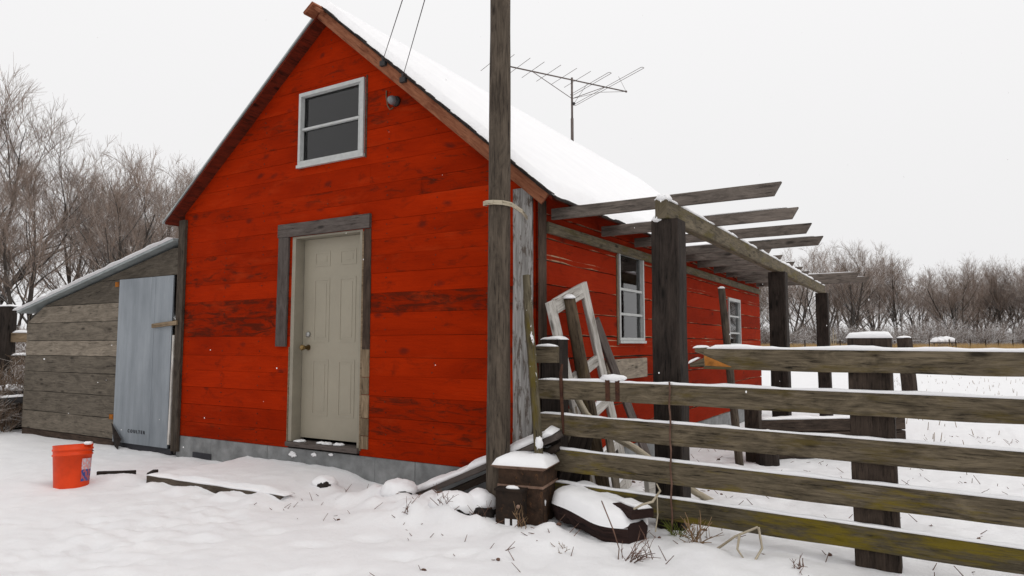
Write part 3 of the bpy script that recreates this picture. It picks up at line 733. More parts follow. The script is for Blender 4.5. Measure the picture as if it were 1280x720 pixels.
for i, y in enumerate(ry):
    xt = {0: 1.845, 1: 1.80, 2: 1.785, 3: 1.775, 9: 1.79, 10: 1.87}.get(i, 1.15+rr.uniform(-.01, .015))
    m = MB(); m.board((.066, y, 2.300), (xt-.03, y, 2.306), .038, .092, j=.004, ch=.003, tone=.3+.5*rr.random())
    # sloped end cut
    n = len(m.v)
    for k in range(n-8, n):
        x, yy, z = m.v[k]; f = (z-2.268)/.088; m.v[k] = (x+(.016 if f > .35 else -.035*(1-max(0, f)/.35)), yy, z)
    r_ = part(m, 'rafter', 'raft', pg)
    if i in (1, 3, 9, 10): part(MB().snow((.3, y, 2.347), (xt-.1, y, 2.358), .032, .012, gaps=.3), 'snow_cap', 'snow', r_, True)
adopt(pg)

# ------------------------------------------------------------------ plank fence
fy = lambda x: -.15-.0863*(x-.14)
fence = thing('plank_fence', 'weathered plank fence with five snow topped rails, right of the red house', 'fence', loc=(2.3, -.34, 0))
def rail(x0, x1, z0, z1, h0, h1, mat, seed, gaps=.25, th=.02, name='rail', lab=None):
    m = MB(); y0, y1 = fy(x0)-.03, fy(x1)-.03
    m.board((x0, y0, z0), (x1, y1, z1), .034, h0, h1=h1, j=.006, ch=.004, tone=.5, step=.12)
    r_ = part(m, name, mat, fence, label=lab)
    part(MB().snow((x0+.02, y0, z0+h0/2), (x1-.01, y1, z1+h1/2), .038, th, seed=seed, gaps=gaps), 'snow_cap', 'snow', r_, True)
    return r_
XF = 5.1
r1 = rail(1.40, XF, 1.155, 1.140, .132, .112, 'rail', 1, .0, .026)
# splintered left end of the top rail
sp = MB(); yb = fy(1.36)-.03
sp.board((1.41, yb, 1.203), (1.335, yb+.004, 1.212), .030, .05, w1=.012, h1=.018, step=.02, j=.008)
sp.board((1.41, yb, 1.135), (1.30, yb+.003, 1.112), .030, .062, w1=.012, h1=.02, step=.02, j=.008)
part(sp, 'splintered_end', 'rail', r1)
oc = MB(); oc.quad([(1.40, fy(1.4)-.0485, 1.178), (1.405, fy(1.4)-.0492, 1.112), (1.58, fy(1.58)-.0492, 1.105), (1.47, fy(1.47)-.0492, 1.150)]); part(oc, 'fresh_break', 'ochre', r1)
part(MB().snow((1.325, yb+.004, 1.224), (1.43, yb, 1.228), .03, .018, 4, .03), 'snow_cap', 'snow', r1, True); ss = MB(); ss.snow((1.295, yb, 1.124), (1.365, yb, 1.160), .03, .022, 6, .03); part(ss, 'snow_cap', 'snow', r1, True)
rail(.095, XF, .915, .908, .140, .118, 'rail', 2, .12, .02)
rail(.095, XF, .660, .640, .150, .112, 'rail', 3, .38, .018)
rail(.13, XF, .404, .405, .160, .108, 'railn', 4, .3, .02)
rail(.22, XF, .168, .175, .150, .108, 'railm', 5, .4, .02)
rail(.075, .285, 1.17, 1.17, .128, .125, 'rail', 11, 0, .03, 'rail', 'short stub of the broken top rail')
for (x, w_, h_, zt) in ((2.35, .225, .16, 1.285), (4.75, .22, .16, 1.27)):
    y = fy(x)+.07; m = MB(); m.board((x, y, -.2), (x, y, zt), w_, h_, up=(0, 1, 0), j=.008, ch=.012, step=.15, tone=.55)
    p_ = part(m, 'post', 'post', fence)
    m = MB(); m.snow((x-w_/2-.004, y, zt), (x+w_/2+.004, y, zt), h_*.98, .046, seed=x, taper=.028); part(m, 'snow_cap', 'snow', p_, True)
m = MB(); m.board((.155, .0, -.1), (.155, .0, 1.285), .16, .16, up=(0, 1, 0), j=.006, ch=.01, tone=.3); p_ = part(m, 'post', 'dark', fence)
part(MB().snow((.07, 0, 1.285), (.24, 0, 1.285), .15, .03, 7, .05), 'snow_cap', 'snow', p_, True)
adopt(fence)
# straps and twine hung over the rails
def strip(mb, pts, w, th=.004):
    for a, b in zip(pts, pts[1:]): mb.board(a, b, w, th, up=(0, -1, 0), j=.001, ch=.001, step=.1)
f = fy(.33)-.052
m = MB(); m.tube([(.315, f+.03, 1.10), (.318, f, 1.03), (.322, f-.002, .95), (.325, f-.001, .84), (.332, f, .72), (.338, f, .60)], [.008, .012, .014, .012, .012, .008], 7)
tag(m.build('rusty_strap', 'strap'), 'narrow rusty iron strap hanging down the left end of the fence', 'strap')
f = fy(.72)-.052
for (xx, lb) in ((.70, 'rust brown webbing strap slung over the second rail, left of a pair'), (.775, 'rust brown webbing strap slung over the second rail, right of a pair')):
    m = MB(); strip(m, [(xx, f+.05, .92), (xx, f+.042, 1.006), (xx+.001, f+.004, 1.008), (xx+.002, f-.001, .99), (xx+.004, f, .85)], .034)
    tag(m.build('webbing_strap', 'strap'), lb, 'strap', 'webbing straps on the fence')
m = MB(); m.blob((.74, f+.02, 1.010), (.10, .03, .028), .35, 4, 18, 8, 3); tag(m.build('snow_lump', 'snow', smooth=True), 'small snow lump on the second rail over the two straps', 'snow')
f = fy(1.17)-.06
m = MB(); m.tube([(1.165+.004*math.sin(k*1.7), f, 1.0-k*.055) for k in range(19)], .0065, 5); tag(m.build('dry_vine', 'twig'), 'thin dry vine hanging straight down across the fence rails', 'vine')

# ------------------------------------------------------------------ the clutter in the corner
# leaning stick
s_ = thing('leaning_stick', 'slender mossy stick leaning upright in front of the rusty stove', 'stick', loc=(.256, -.39, 0))
part(MB().tube([(.262, -.41, -.03), (.24, -.385, .22), (.20, -.355, .6), (.14, -.32, 1.05), (.085, -.28, 1.4), (.045, -.25, 1.77)], [.036, .033, .032, .033, .034, .030], 12, wob=.25), 'stem', 'stick', s_, True)
part(MB().tube([(.27, -.43, -.05), (.268, -.425, .12)], [.05, .042], 10, wob=.3), 'foot', 'rust', s_, True)
part(MB().blob((.268, -.43, .15), (.036, .036, .06), .3, 3, 12, 8, 2), 'snow_cap', 'snow', s_, True); part(MB().blob((.235, -.40, .55), (.03, .028, .045), .4, 4, 12, 8, 5), 'snow_cap', 'snow', s_, True); adopt(s_)
# rusty stove
sv = thing('rusty_stove', 'rusty iron box stove with a snow covered flared lid by the pole', 'stove', loc=(.12, -.30, 0))
A_ = Vector((-.015, -.545, 0)); ux = Vector((.9830, .18, 0)).normalized(); uy = Vector((-ux.y, ux.x, 0))
def obx(mb, o, a0, a1, b0, b1, z0, z1, flare=0.0):
    P = [o+ux*a0+uy*b0, o+ux*a1+uy*b0, o+ux*a1+uy*b1, o+ux*a0+uy*b1]
    Q = [o+ux*(a0-flare)+uy*(b0-flare), o+ux*(a1+flare)+uy*(b0-flare), o+ux*(a1+flare)+uy*(b1+flare), o+ux*(a0-flare)+uy*(b1+flare)]
    mb.hexa([(p.x, p.y, z0) for p in P]+[(p.x, p.y, z1) for p in Q]); return mb
part(obx(MB(), A_, 0, .33, 0, .34, -.05, .37), 'body', 'rust', sv)
lid = part(obx(MB(), A_, -.012, .342, -.012, .352, .371, .395, .035), 'lid', 'rustlid', sv)
part(obx(MB(), A_, .02, .215, -.10, -.002, -.03, .235), 'fire_door', 'firebox', sv)
part(obx(MB(), A_, -.006, .336, -.006, .346, .245, .262), 'band', 'rustlid', sv)
part(obx(MB(), A_, .01, .225, -.11, -.004, .2355, .25), 'fire_door_cap', 'firebox', sv)
hp = A_+ux*.19-uy*.112; part(MB().blob((hp.x, hp.y, .14), (.014, .014, .014), 0, 1, 8, 6), 'knob', 'rustlid', sv)
part(obx(MB(), A_, .045, .075, -.106, -.1005, .03, .10).hexa([tuple(Vector(p)) for p in []]) if False else obx(obx(MB(), A_, .09, .125, -.106, -.1005, -.02, .05), A_, .145, .18, -.106, -.1005, -.02, .05), 'vent_hole', 'snow', sv)
cs = MB(); G = []
n_ = 16
for i in range(n_+1):
    row = []
    for k in range(n_+1):
        a = i/n_*2-1; b = k/n_*2-1; e = max(abs(a), abs(b)); hh = .075*math.sqrt(max(0, 1-e**3.2))
        p = A_+ux*(.165+.205*a)+uy*(.17+.205*b); row.append(len(cs.v)); cs.v.append((p.x, p.y, .396+hh*(1+.25*fbm(p.x, p.y, 6, 2, 1))))
    G.append(row)
for i in range(n_):
    for k in range(n_): cs.face([G[i][k], G[i+1][k], G[i+1][k+1], G[i][k+1]])
part(cs, 'snow_cap', 'snow', lid, True)
q = A_+ux*.13-uy*.06; part(MB().blob((q.x, q.y, .251), (.055, .03, .018), .2, 3, 14, 8, 2, zmin=-.1), 'snow_dust', 'snow', sv, True); adopt(sv)
# snow covered leaning plank
pk = thing('leaning_plank', 'snow covered grey plank sloping up behind the pole', 'plank', loc=(-.95, -.25, 0))
m = MB(); m.board((-1.0, -.28, .015), (.33, -.235, .60), .20, .045, up=(-.40, -.15, .9), j=.004, tone=.6); part(m, 'upper_board', 'grey', pk)
m = MB(); m.board((-.78, -.25, .02), (.30, -.225, .50), .12, .05, up=(-.40, -.1, .9), j=.004, tone=.2); part(m, 'lower_board', 'post', pk)
part(MB().snow((-1.01, -.26, .035), (.31, -.235, .622), .235, .055, 3, .06, up=(-.40, -.15, .9)), 'snow_cap', 'snow', pk, True); adopt(pk)
# short dark board under the fence end
m = MB(); m.board((.30, -.10, .18), (.42, -.05, .60), .16, .03, up=(.5, -.8, 0), tone=.3); m.board((.36, .05, .0), (.40, .02, .55), .10, .02, up=(0, -1, 0), tone=.8)
tag(m.build('scrap_board', 'dark'), 'dark scrap boards standing behind the left end of the fence', 'boards')
# log slab
sb = thing('rotten_log_slab', 'dark split log slab heaped with snow in front of the fence', 'log', loc=(.70, -.5, 0))
ax0 = Vector((.30, -.17, 0)); ax1 = Vector((1.03, -.56, 0)); dd = (ax1-ax0).normalized(); nn = Vector((-dd.y, dd.x, 0)); Ls = (ax1-ax0).length
def hullring(a):
    w0 = .20*math.sqrt(max(.0, min(1, a/.30)*(2-min(1, a/.30)))) if a < .30 else .20
    if a > .7: w0 *= 1-.6*((a-.7)/.3)**2.4
    return w0
m = MB(); rings = []
for k in range(21):
    a = k/20; w_ = max(.012, hullring(a)); c = ax0+dd*Ls*a; lift = .05+.02*math.sin(a*5)
    ring = []
    for (x, z) in ((-1, .085), (-.97, .045), (-.78, -.03), (0, -.07), (.78, -.03), (.97, .045), (1, .085), (.6, .115), (-.6, .115)):
        p = c+nn*x*w_; ring.append(len(m.v)); m.v.append((p.x, p.y, z*(.4+.6*min(1, a/.15+.2))+lift-.015+.018*noise.noise((p.x*14, p.y*14, z*20))))
    rings.append(ring)
for k in range(20):
    for q in range(9): m.face([rings[k][q], rings[k][(q+1) % 9], rings[k+1][(q+1) % 9], rings[k+1][q]], [(k*.04, q*.05), (k*.04, q*.05+.05), (k*.04+.04, q*.05+.05), (k*.04+.04, q*.05)], .5)
m.face(list(reversed(rings[0]))); m.face(rings[-1]); part(m, 'log_body', 'slabw', sb)
m = MB(); m.board(tuple(ax0+dd*.64+nn*.04+Vector((0, 0, .195))), tuple(ax0+dd*.85+nn*.02+Vector((0, 0, .185))), .17, .05, j=.012, step=.03); part(m, 'raised_chunk', 'slabw', sb)
m = MB(); G = []
for i in range(31):
    row = []
    for k in range(15):
        a = i/30; b = k/14*2-1; w_ = max(.01, hullring(a))*.99; c = ax0+dd*(Ls*a)+nn*(b*w_*1.03)
        e = min(1, min(a, 1-a)*Ls/.10)*math.sqrt(max(0, 1-abs(b)**4)); base = (.10+.025*(1-b*b))*(.4+.6*min(1, a/.15+.2))+.025+.02*math.sin(a*5)
        groove = math.exp(-((b-.25-.2*a)/.16)**2)*sstep(.15, .5, a)
        hh = (.080+.06*max(0, b)*sstep(.4, .1, a) + .02*fbm(c.x, c.y, 6, 3, 2))*math.sqrt(max(0, e))*(1-.62*groove)
        row.append(len(m.v)); m.v.append((c.x, c.y, base+hh-.004))
    G.append(row)
for i in range(30):
    for k in range(14): m.face([G[i][k], G[i+1][k], G[i+1][k+1], G[i][k+1]])
m.snow(tuple(ax0+dd*.60+nn*.08+Vector((0, 0, .215))), tuple(ax0+dd*.84+nn*.05+Vector((0, 0, .21))), .10, .035, 8, .05)
part(m, 'snow_cap', 'snow', sb, True); adopt(sb)
# white old door frame
def corner_frame():
    t = thing('old_screen_door', 'old white wooden door frame with crossbars leaning on the red side wall', 'door', loc=(.35, .7, 0))
    TL, TR, BR = Vector((.14, -.10, 1.56)), Vector((.19, .49, 1.775)), Vector((.358, 1.023, .03)); BL = TL+BR-TR
    nrm = (TR-TL).cross(BR-TR).normalized(); u = (TR-TL).normalized()
    for a, b in ((TL, BL), (TR, BR)):
        sgn = 1 if a is TL else -1
        m = MB(); m.board(a+u*.05*sgn, b+u*.05*sgn, .035, .10, up=u, j=.002, tone=.6); part(m, 'stile', 'oldwhite', t)
    for f_, w_ in ((.03, .12), (.36, .09), (.56, .09), (.77, .09), (.97, .14)):
        a = TL+(BL-TL)*f_+u*.10; b = TR+(BR-TR)*f_-u*.10
        m = MB(); m.board(a, b, .032, w_, up=(TL-BL).normalized(), j=.002, tone=.6); r_ = part(m, 'crossbar', 'oldwhite', t)
        if f_ > .4: part(MB().snow(a+Vector((0, 0, w_*.52)), b+Vector((0, 0, w_*.52)), .035, .018, f_*9, .05), 'snow_cap', 'snow', r_, True)
    adopt(t)
corner_frame()
# leaning log post
lp = thing('leaning_log_post', 'mossy round log post leaning in front of the white door frame', 'post', loc=(.28, .62, 0))
part(MB().tube([(.34+(-.13)*k/8, .52+(-.37)*k/8, -.05+1.66*k/8) for k in range(9)], [.066, .064, .062, .06, .058, .055, .052, .05, .046], 14, wob=.2), 'shaft', 'logw', lp, True)
part(MB().blob((.21, .15, 1.615), (.05, .05, .028), .2, 3, 14, 8, 1, zmin=-.2), 'snow_cap', 'snow', lp, True); adopt(lp)
# grey leaning board and wall patch
m = MB(); m.board((.07, .95, 1.47), (.30, 1.75, .02), .03, .10, up=(.2, .9, .3), tone=.7)
tag(m.build('leaning_board', 'grey'), 'narrow grey board leaning against the wall below the side window', 'board')
m = MB(); m.board((.052, 1.20, 1.0), (.056, 2.27, 1.005), .03, .20, tone=.9); tag(m.build('wide_board', 'shed'), 'wide grey board lying level against the wall under the side window', 'board')
m = MB(); m.board((.10, .25, .55), (.09, .20, 1.25), .10, .02, up=(1, 0, 0), tone=.8); m.blob((.10, .20, .95), (.05, .07, .25), .5, 6, 14, 12, 3); tag(m.build('orange_scrap', 'orangep'), 'orange rust stained scrap behind the fence end post', 'scrap')
m = MB(); m.board((.30, .35, .0), (.22, .16, .75), .09, .02, up=(1, -.5, 0), tone=.9); m.board((.46, .5, 0), (.42, .38, .62), .08, .02, up=(1, -.3, 0), tone=.5); m.board((.25, .1, 0), (.24, .08, .58), .06, .02, up=(1, -.3, 0), tone=.2)
tag(m.build('grey_scrap_boards', 'shed'), 'grey weathered slats propped among the clutter behind the fence', 'boards')
# curved pale branch
m = MB(); m.tube([(.28, .10, .86), (.31, .13, .78), (.34, .17, .70), (.42, .24, .61), (.53, .30, .525), (.66, .38, .44), (.85, .50, .27), (1.05, .64, .10), (1.20, .74, .0)], [.022, .026, .028, .028, .027, .028, .027, .026, .024], 12, wob=.2)
tag(m.build('bent_branch', 'bark', smooth=True), 'pale bent debarked branch slanting to the snow behind the fence', 'branch')
# tan fallen block by the fence
m = MB(); m.board((.66, .62, .06), (.80, .95, .10), .05, .24, tone=.7); tag(m.build('pale_block', 'oldwhite'), 'pale board end on the snow below the white door frame', 'board')
# thin round post by far window
rp = thing('round_fence_stake', 'thin grey round stake leaning before the far side window', 'stake', loc=(.92, 2.63, 0))
part(MB().tube([(.93-.17*k/7, 2.60+.10*k/7, -.05+1.89*k/7) for k in range(8)], [.043, .042, .041, .04, .04, .039, .038, .037], 12, wob=.1), 'shaft', 'pole', rp, True)
part(MB().blob((.76, 2.70, 1.845), (.038, .038, .02), .2, 3, 12, 8, 1, zmin=-.2), 'snow_cap', 'snow', rp, True); adopt(rp)
# timber pile / raised bed
tb = thing('timber_bed', 'low raised bed of stacked dark timbers under the pergola', 'planter', loc=(1.6, 3.7, 0))
P0, P1 = Vector((1.0, 3.15, 0)), Vector((2.33, 4.28, 0)); bd = (P1-P0).normalized(); bn = Vector((-bd.y, bd.x, 0))
for k, z in enumerate((.07, .215, .36)):
    m = MB(); m.board(P0+Vector((0, 0, z)), P1+Vector((0, 0, z)), .14, .135, tone=.5+.2*k, j=.006, ch=.01); part(m, 'timber', 'post', tb)
    m = MB(); m.board(P1+bn*.08+Vector((0, 0, z)), P1+bn*.9+Vector((0, 0, z)), .14, .135, tone=.5, j=.006, ch=.01); part(m, 'timber', 'post', tb)
part(MB().snow(P0+Vector((0, 0, .428)), P1+Vector((0, 0, .428)), .14, .035, 2), 'snow_cap', 'snow', tb, True); adopt(tb)
m = MB(); m.board((.99, 3.0, -.05), (.985, 3.0, .56), .15, .15, up=(0, 1, 0), tone=.4); tag(m.build('short_post', 'post'), 'short square post at the left end of the timber bed', 'post')
su = thing('small_stump', 'small dark stump capped with snow before the timber bed', 'stump', loc=(1.15, 2.85, 0))
part(MB().tube([(1.15, 2.85, -.05), (1.15, 2.85, .2), (1.15, 2.85, .30)], [.13, .10, .095], 14, wob=.3), 'trunk', 'dark', su); part(MB().blob((1.15, 2.85, .31), (.12, .11, .05), .2, 3, 16, 8, 2, zmin=-.2), 'snow_cap', 'snow', su, True); adopt(su)

# snowy stones
for i, (x, y, r_, lab) in enumerate(((-.16, -.56, .105, 'round snow capped stone touching the left side of the rusty stove'), (-1.82, -.46, .07, 'small stone under snow at the end of the door step timber'),
                                     (-.30, -.68, .12, 'dark clod half buried in snow left of the rusty stove'), (-.92, -.55, .10, 'largest snow heaped stone, midway between door and stove'))):
    t = thing('snowy_stone', lab, 'stone', 'snowy stones along the front wall', loc=(x, y, 0))
    z = ground_z(x, y)
    part(MB().blob((x+.035, y-.035, z-r_*.18), (r_*.98, r_*.95, r_*.6), .25, 4, 18, 12, i), 'rock', 'shingle', t, True)
    part(MB().blob((x-.015, y+.012, z+r_*(.28 if i == 0 else .08)), (r_*(1.2 if i == 0 else 1.5), r_*(1.15 if i == 0 else 1.4), r_*(1.0 if i == 0 else .85)), .16, 3, 28, 16, i+9), 'snow_cap', 'snow', t, True); adopt(t)

# door step timber
st = thing('step_timber', 'long low timber edging the snowy step before the beige door', 'timber', loc=(-2.6, -1.0, 0))
m = MB(); m.board((-3.38, -1.075, .020), (-1.80, -.93, -.004), .05, .12, tone=.55, j=.004); part(m, 'timber', 'pole', st)
m = MB(); m.board((-3.40, -1.06, .03), (-3.52, -.93, .03), .05, .13, tone=.2, j=.004); part(m, 'side_board', 'dark', st)
m = MB(); m.snow((-3.42, -1.045, .078), (-1.75, -.90, .056), .11, .022, 4, .1); part(m, 'snow_cap', 'snow', st, True); adopt(st)
m = MB(); m.board((-4.08, -1.15, .035), (-3.76, -.98, .05), .03, .05, tone=.2, j=.008, step=.04); tag(m.build('dark_stick', 'dark'), 'short dark stick poking from the snow beside the orange bucket', 'stick')

# orange bucket
bu = thing('orange_bucket', 'orange plastic bucket with a colourful label on the snow', 'bucket', loc=(-3.90, -1.47, 0))
m = MB(); m.lathe([(.132, -.03), (.135, 0), (.150, .27), (.158, .272), (.158, .285), (.151, .287), (.152, .315), (.159, .317), (.159, .332), (.153, .335), (.156, .365), (.148, .365), (.130, .03), (.02, .028)], 36); body = m.build('body', 'bucket', bu, True)
m = MB(); n0 = len(m.v)
for k in range(9):
    a = R(-4+k*6.0); 
    for z in (.045, .24): rr_ = .1365+z*.0555+.0015; m.v.append((rr_*math.cos(a), rr_*math.sin(a), z))
for k in range(8): m.face([2*k, 2*k+2, 2*k+3, 2*k+1], [(k/8, 0), (k/8+.125, 0), (k/8+.125, 1), (k/8, 1)])
m.build('label_sticker', 'label', bu)
m = MB(); m.tube([(.158*math.cos(R(a)), .158*math.sin(R(a)), .30-.0*a) for a in range(40, 101, 12)], .004, 6); m.build('handle', 'wire', bu)
m = MB(); m.blob((.158, .03, .372), (.03, .04, .015), .3, 4, 10, 6, 2); m.build('snow_dust', 'snow', bu, True)
bu.location.z = ground_z(-3.9, -1.47)-.01; bu.rotation_euler = (R(-3), R(-5), R(6))

# ------------------------------------------------------------------ antenna on the ridge
an = thing('television_antenna', 'rooftop antenna with many rods on a mast at the roof ridge', 'antenna', loc=(-2.3, 5.35, 4.5))
part(MB().tube([(-2.3, 5.35, 4.45), (-2.3, 5.35, 5.0)], .025, 10).tube([(-2.3, 5.35, 5.0), (-2.3, 5.352, 5.70)], .018, 10), 'mast', 'ant', an, True)
BL_, BR_ = Vector((-3.02, 4.12, 5.66)), Vector((-1.72, 6.32, 5.66))
bdir = (BR_-BL_).normalized(); el = Vector((bdir.y, -bdir.x, 0)); BLN = (BR_-BL_).length
part(MB().tube([BL_, BR_], .012, 8), 'boom', 'ant', an, True)
an_el = [(-.03, .40, 0), (.04, .36, 0), (.15, .36, 0), (.255, .34, 0), (.37, .36, 0), (.485, .37, 0), (.59, .37, 0)]
for f_, h_, fold in an_el:
    c = BL_+bdir*BLN*f_+Vector((0, 0, .012)); part(MB().tube([c-el*h_*1.0, c+el*h_*1.15], .0042, 5), 'rod', 'ant', an)
for f_, h_ in ((.70, .56), (.83, .98)):
    c = BL_+bdir*BLN*f_+Vector((0, 0, -.01)); m = MB()
    loop = []
    for k in range(7): a = -math.pi/2+math.pi*k/6; loop.append(c+el*(h_+.018*math.cos(a))+bdir*.03*math.sin(a))
    for k in range(7): a = math.pi/2+math.pi*k/6; loop.append(c-el*(h_-.018*math.cos(a))+bdir*.03*math.sin(a))
    loop.append(loop[0]); m.tube(loop, .0045, 5, caps=False); part(m, 'folded_rod', 'ant', an)
mt_ = Vector((-2.3, 5.352, 5.34))
part(MB().tube([mt_, BL_+bdir*BLN*.255], .006, 5).tube([mt_, BL_+bdir*BLN*.82], .006, 5).tube([mt_, mt_+(BR_-mt_)*.5+Vector((0, 0, .05)), BR_], .004, 5), 'brace', 'ant', an)
part(MB().tube([mt_+Vector((.01, -.02, -.06)), mt_+el*.08+Vector((0, 0, -.09)), BL_+bdir*BLN*.68], .003, 5).blob(tuple(mt_+el*.05+Vector((0, 0, -.10))), (.03, .03, .025), .1, 2, 8, 6), 'cable', 'wire', an)
part(MB().tube([BR_, BR_+Vector((-.12, -.05, .28))], .003, 5).blob(tuple(BR_), (.02, .02, .02), 0, 1, 8, 6), 'tip_rod', 'ant', an); adopt(an)

# ------------------------------------------------------------------ trees and brush
def limb(mb, p, d, L, r0, r1, nseg, rnd, n=3, up=.0, wig=.12, out=None):
    pts = [p.copy()]; rr = [r0]; q = p.copy(); v = d.copy()
    for k in range(nseg):
        v = (v+Vector((rnd.uniform(-wig, wig), rnd.uniform(-wig, wig), rnd.uniform(-wig, wig)+up))).normalized()
        q = q+v*(L/nseg); pts.append(q.copy()); rr.append(r0+(r1-r0)*(k+1)/nseg)
    mb.tube(pts, rr, n, caps=False)
    return pts, rr
def turn(d, ang, rnd):
    ax = d.cross(Vector((rnd.uniform(-1, 1), rnd.uniform(-1, 1), rnd.uniform(-1, 1)))).normalized()
    return (Matrix.Rotation(ang, 3, ax) @ d).normalized()
def make_tree(seed, H, stems, spread, twigs, trunk_mat='trunk', fork=.28):
    rnd = random.Random(seed); tk = MB(); cr = MB()
    for s in range(stems):
        az = rnd.uniform(0, 6.28); tilt = spread*rnd.uniform(.3, 1) if stems > 1 else .06
        d = Vector((math.cos(az)*tilt, math.sin(az)*tilt, 1)).normalized(); h = H*rnd.uniform(.75, 1.0); R0 = H*.0125*(1.2 if stems == 1 else 1)
        pts, rr = limb(tk, Vector((math.cos(az)*.15*(stems > 1), math.sin(az)*.15*(stems > 1), -.2)), d, h*.80, R0, R0*.22, 9, rnd, 7, .03, .09)
        nb = 12 if stems > 1 else 17
        for b in range(nb):
            f = rnd.uniform(fork, 1.0); i = min(8, int(f*9)); p = pts[i].lerp(pts[i+1], f*9-i if i < 9 else 0)
            d1 = turn((pts[i+1]-pts[i]).normalized(), rnd.uniform(.45, .95), rnd); d1.z = abs(d1.z)*.8+.15; d1.normalize()
            L1 = h*(.44-.24*f)*rnd.uniform(.7, 1.25); r1 = rr[i]*.5
            q1, w1 = limb(tk, p, d1, L1, r1, r1*.3, 6, rnd, 5, .10, .16)
            for c in range(8):
                g = rnd.uniform(.25, 1.0); k = min(5, int(g*6)); p2 = q1[k].lerp(q1[k+1], g*6-k if g < 1 else 0)
                d2 = turn((q1[k+1]-q1[k]).normalized(), rnd.uniform(.4, .9), rnd); d2.z = d2.z*.7+.3; d2.normalize()
                L2 = L1*rnd.uniform(.35, .6); r2 = max(.009, w1[k]*.5)
                q2, w2 = limb(cr, p2, d2, L2, r2, .005, 4, rnd, 3, .10, .18)
                for t in range(twigs):
                    g2 = rnd.uniform(.2, 1.0); k2 = min(3, int(g2*4)); p3 = q2[k2].lerp(q2[k2+1], g2*4-k2 if g2 < 1 else 0)
                    d3 = turn((q2[k2+1]-q2[k2]).normalized(), rnd.uniform(.3, .8), rnd); d3.z += .25; d3.normalize()
                    q3, w3 = limb(cr, p3, d3, H*rnd.uniform(.05, .11), .0055, .003, 2, rnd, 3, .06, .2)
                    for u in range(3):
                        d4 = turn(d3, rnd.uniform(.3, .7), rnd); limb(cr, q3[1], d4, H*rnd.uniform(.03, .065), .0042, .0025, 1, rnd, 3, .0, .1)
    return tk, cr
def make_shrub(seed, H, n=26):
    rnd = random.Random(seed); cr = MB()
    for s in range(n):
        az = rnd.uniform(0, 6.28); tl = rnd.uniform(.1, 1.1); d = Vector((math.cos(az)*tl, math.sin(az)*tl, 1)).normalized()
        pts, rr = limb(cr, Vector((rnd.uniform(-.3, .3), rnd.uniform(-.3, .3), -.1)), d, H*rnd.uniform(.6, 1.05), .022, .006, 5, rnd, 3, -.02, .15)
        for b in range(9):
            f = rnd.uniform(.2, 1); i = min(4, int(f*5)); d2 = turn((pts[i+1]-pts[i]).normalized(), rnd.uniform(.3, .9), rnd)
            q, w = limb(cr, pts[i], d2, H*rnd.uniform(.2, .42), .010, .005, 3, rnd, 3, .0, .2)
            for t in range(4): limb(cr, q[rnd.randint(1, 2)], turn(d2, rnd.uniform(.3, .9), rnd), H*rnd.uniform(.1, .22), .006, .004, 1, rnd, 3)
    return cr
fwd = Vector((-math.sin(R(31.2)), math.cos(R(31.2)), 0)); rgt = Vector((math.cos(R(31.2)), math.sin(R(31.2)), 0)); eye = Vector((2.65, -4.76, 0))
def spot(px, D): return eye+fwd*D+rgt*((px-640)/860*D)
protos = {}
def tree_proto(key, label, group, *a, **k):
    tk, cr = make_tree(*a, **k); t = bpy.data.objects.new('bare_tree', None); col.objects.link(t); tag(t, label, 'tree', group)
    tk.build('trunk', 'trunk', t); cr.build('crown', 'crown', t); protos[key] = [t, 0]; return t
GL, GR = 'bare trees left of the red house', 'bare trees across the snowy field'
tree_proto('A', '', GL, 101, 10.5, 3, .26, 6); tree_proto('B', '', GL, 102, 10.0, 2, .12, 7, fork=.25); tree_proto('C', '', GL, 103, 10.0, 3, .40, 6)
tree_proto('D', '', GR, 104, 10.0, 5, .55, 5, fork=.18); tree_proto('E', '', GR, 105, 10.0, 4, .40, 5, fork=.20)
def put_tree(key, p, rz, sc, label, group):
    t = protos[key]
    o = t[0] if t[1] == 0 else copy_tree(t[0]); t[1] += 1
    o.location = (p.x, p.y, ground_z(p.x, p.y)-.05); o.rotation_euler = (0, 0, rz); o.scale = (sc[0], sc[0], sc[1]); tag(o, label, 'tree', group)
left = [('C', -52, 26, 1.30, 'tall spreading bare tree cut by the left edge of the photo'), ('B', 38, 27, .95, 'bare tree with dark straight trunk just right of the left edge, over the gate post'),
        ('A', 100, 31, .98, 'bare tree rising over the low end of the shed roof'), ('E', 132, 29, .95, 'forked bare tree over the middle of the shed roof'),
        ('E', 178, 31, .95, 'bare tree over the upper part of the shed roof'), ('B', 215, 32, .98, 'bare tree nearest the left eave of the red house'),
        ('E', -110, 30, 1.2, 'bare tree beyond the left edge of the photo'), ('A', 262, 37, .85, 'bare tree half hidden behind the left eave of the house')]
rt = random.Random(44)
for key, px, D, s_, lb in left: put_tree(key, spot(px, D), rt.uniform(0, 6.28), (s_, s_), lb, GL)
right = [('E', 985, 66, .98), ('D', 1025, 78, 1.1), ('E', 1062, 74, 1.12), ('D', 1095, 82, 1.15), ('C', 1125, 78, 1.08), ('E', 1150, 88, .98), ('D', 1200, 76, 1.0), ('D', 1218, 82, 1.06), ('D', 1258, 80, 1.03), ('D', 1290, 78, 1.05), ('E', 1330, 80, 1.0), ('C', 1380, 84, 1.1), ('D', 1440, 82, 1.1),
         ('D', 1178, 92, 1.0), ('D', 1238, 94, 1.12), ('C', 1050, 95, 1.1), ('D', 940, 72, .9), ('E', 900, 80, 1.0)]
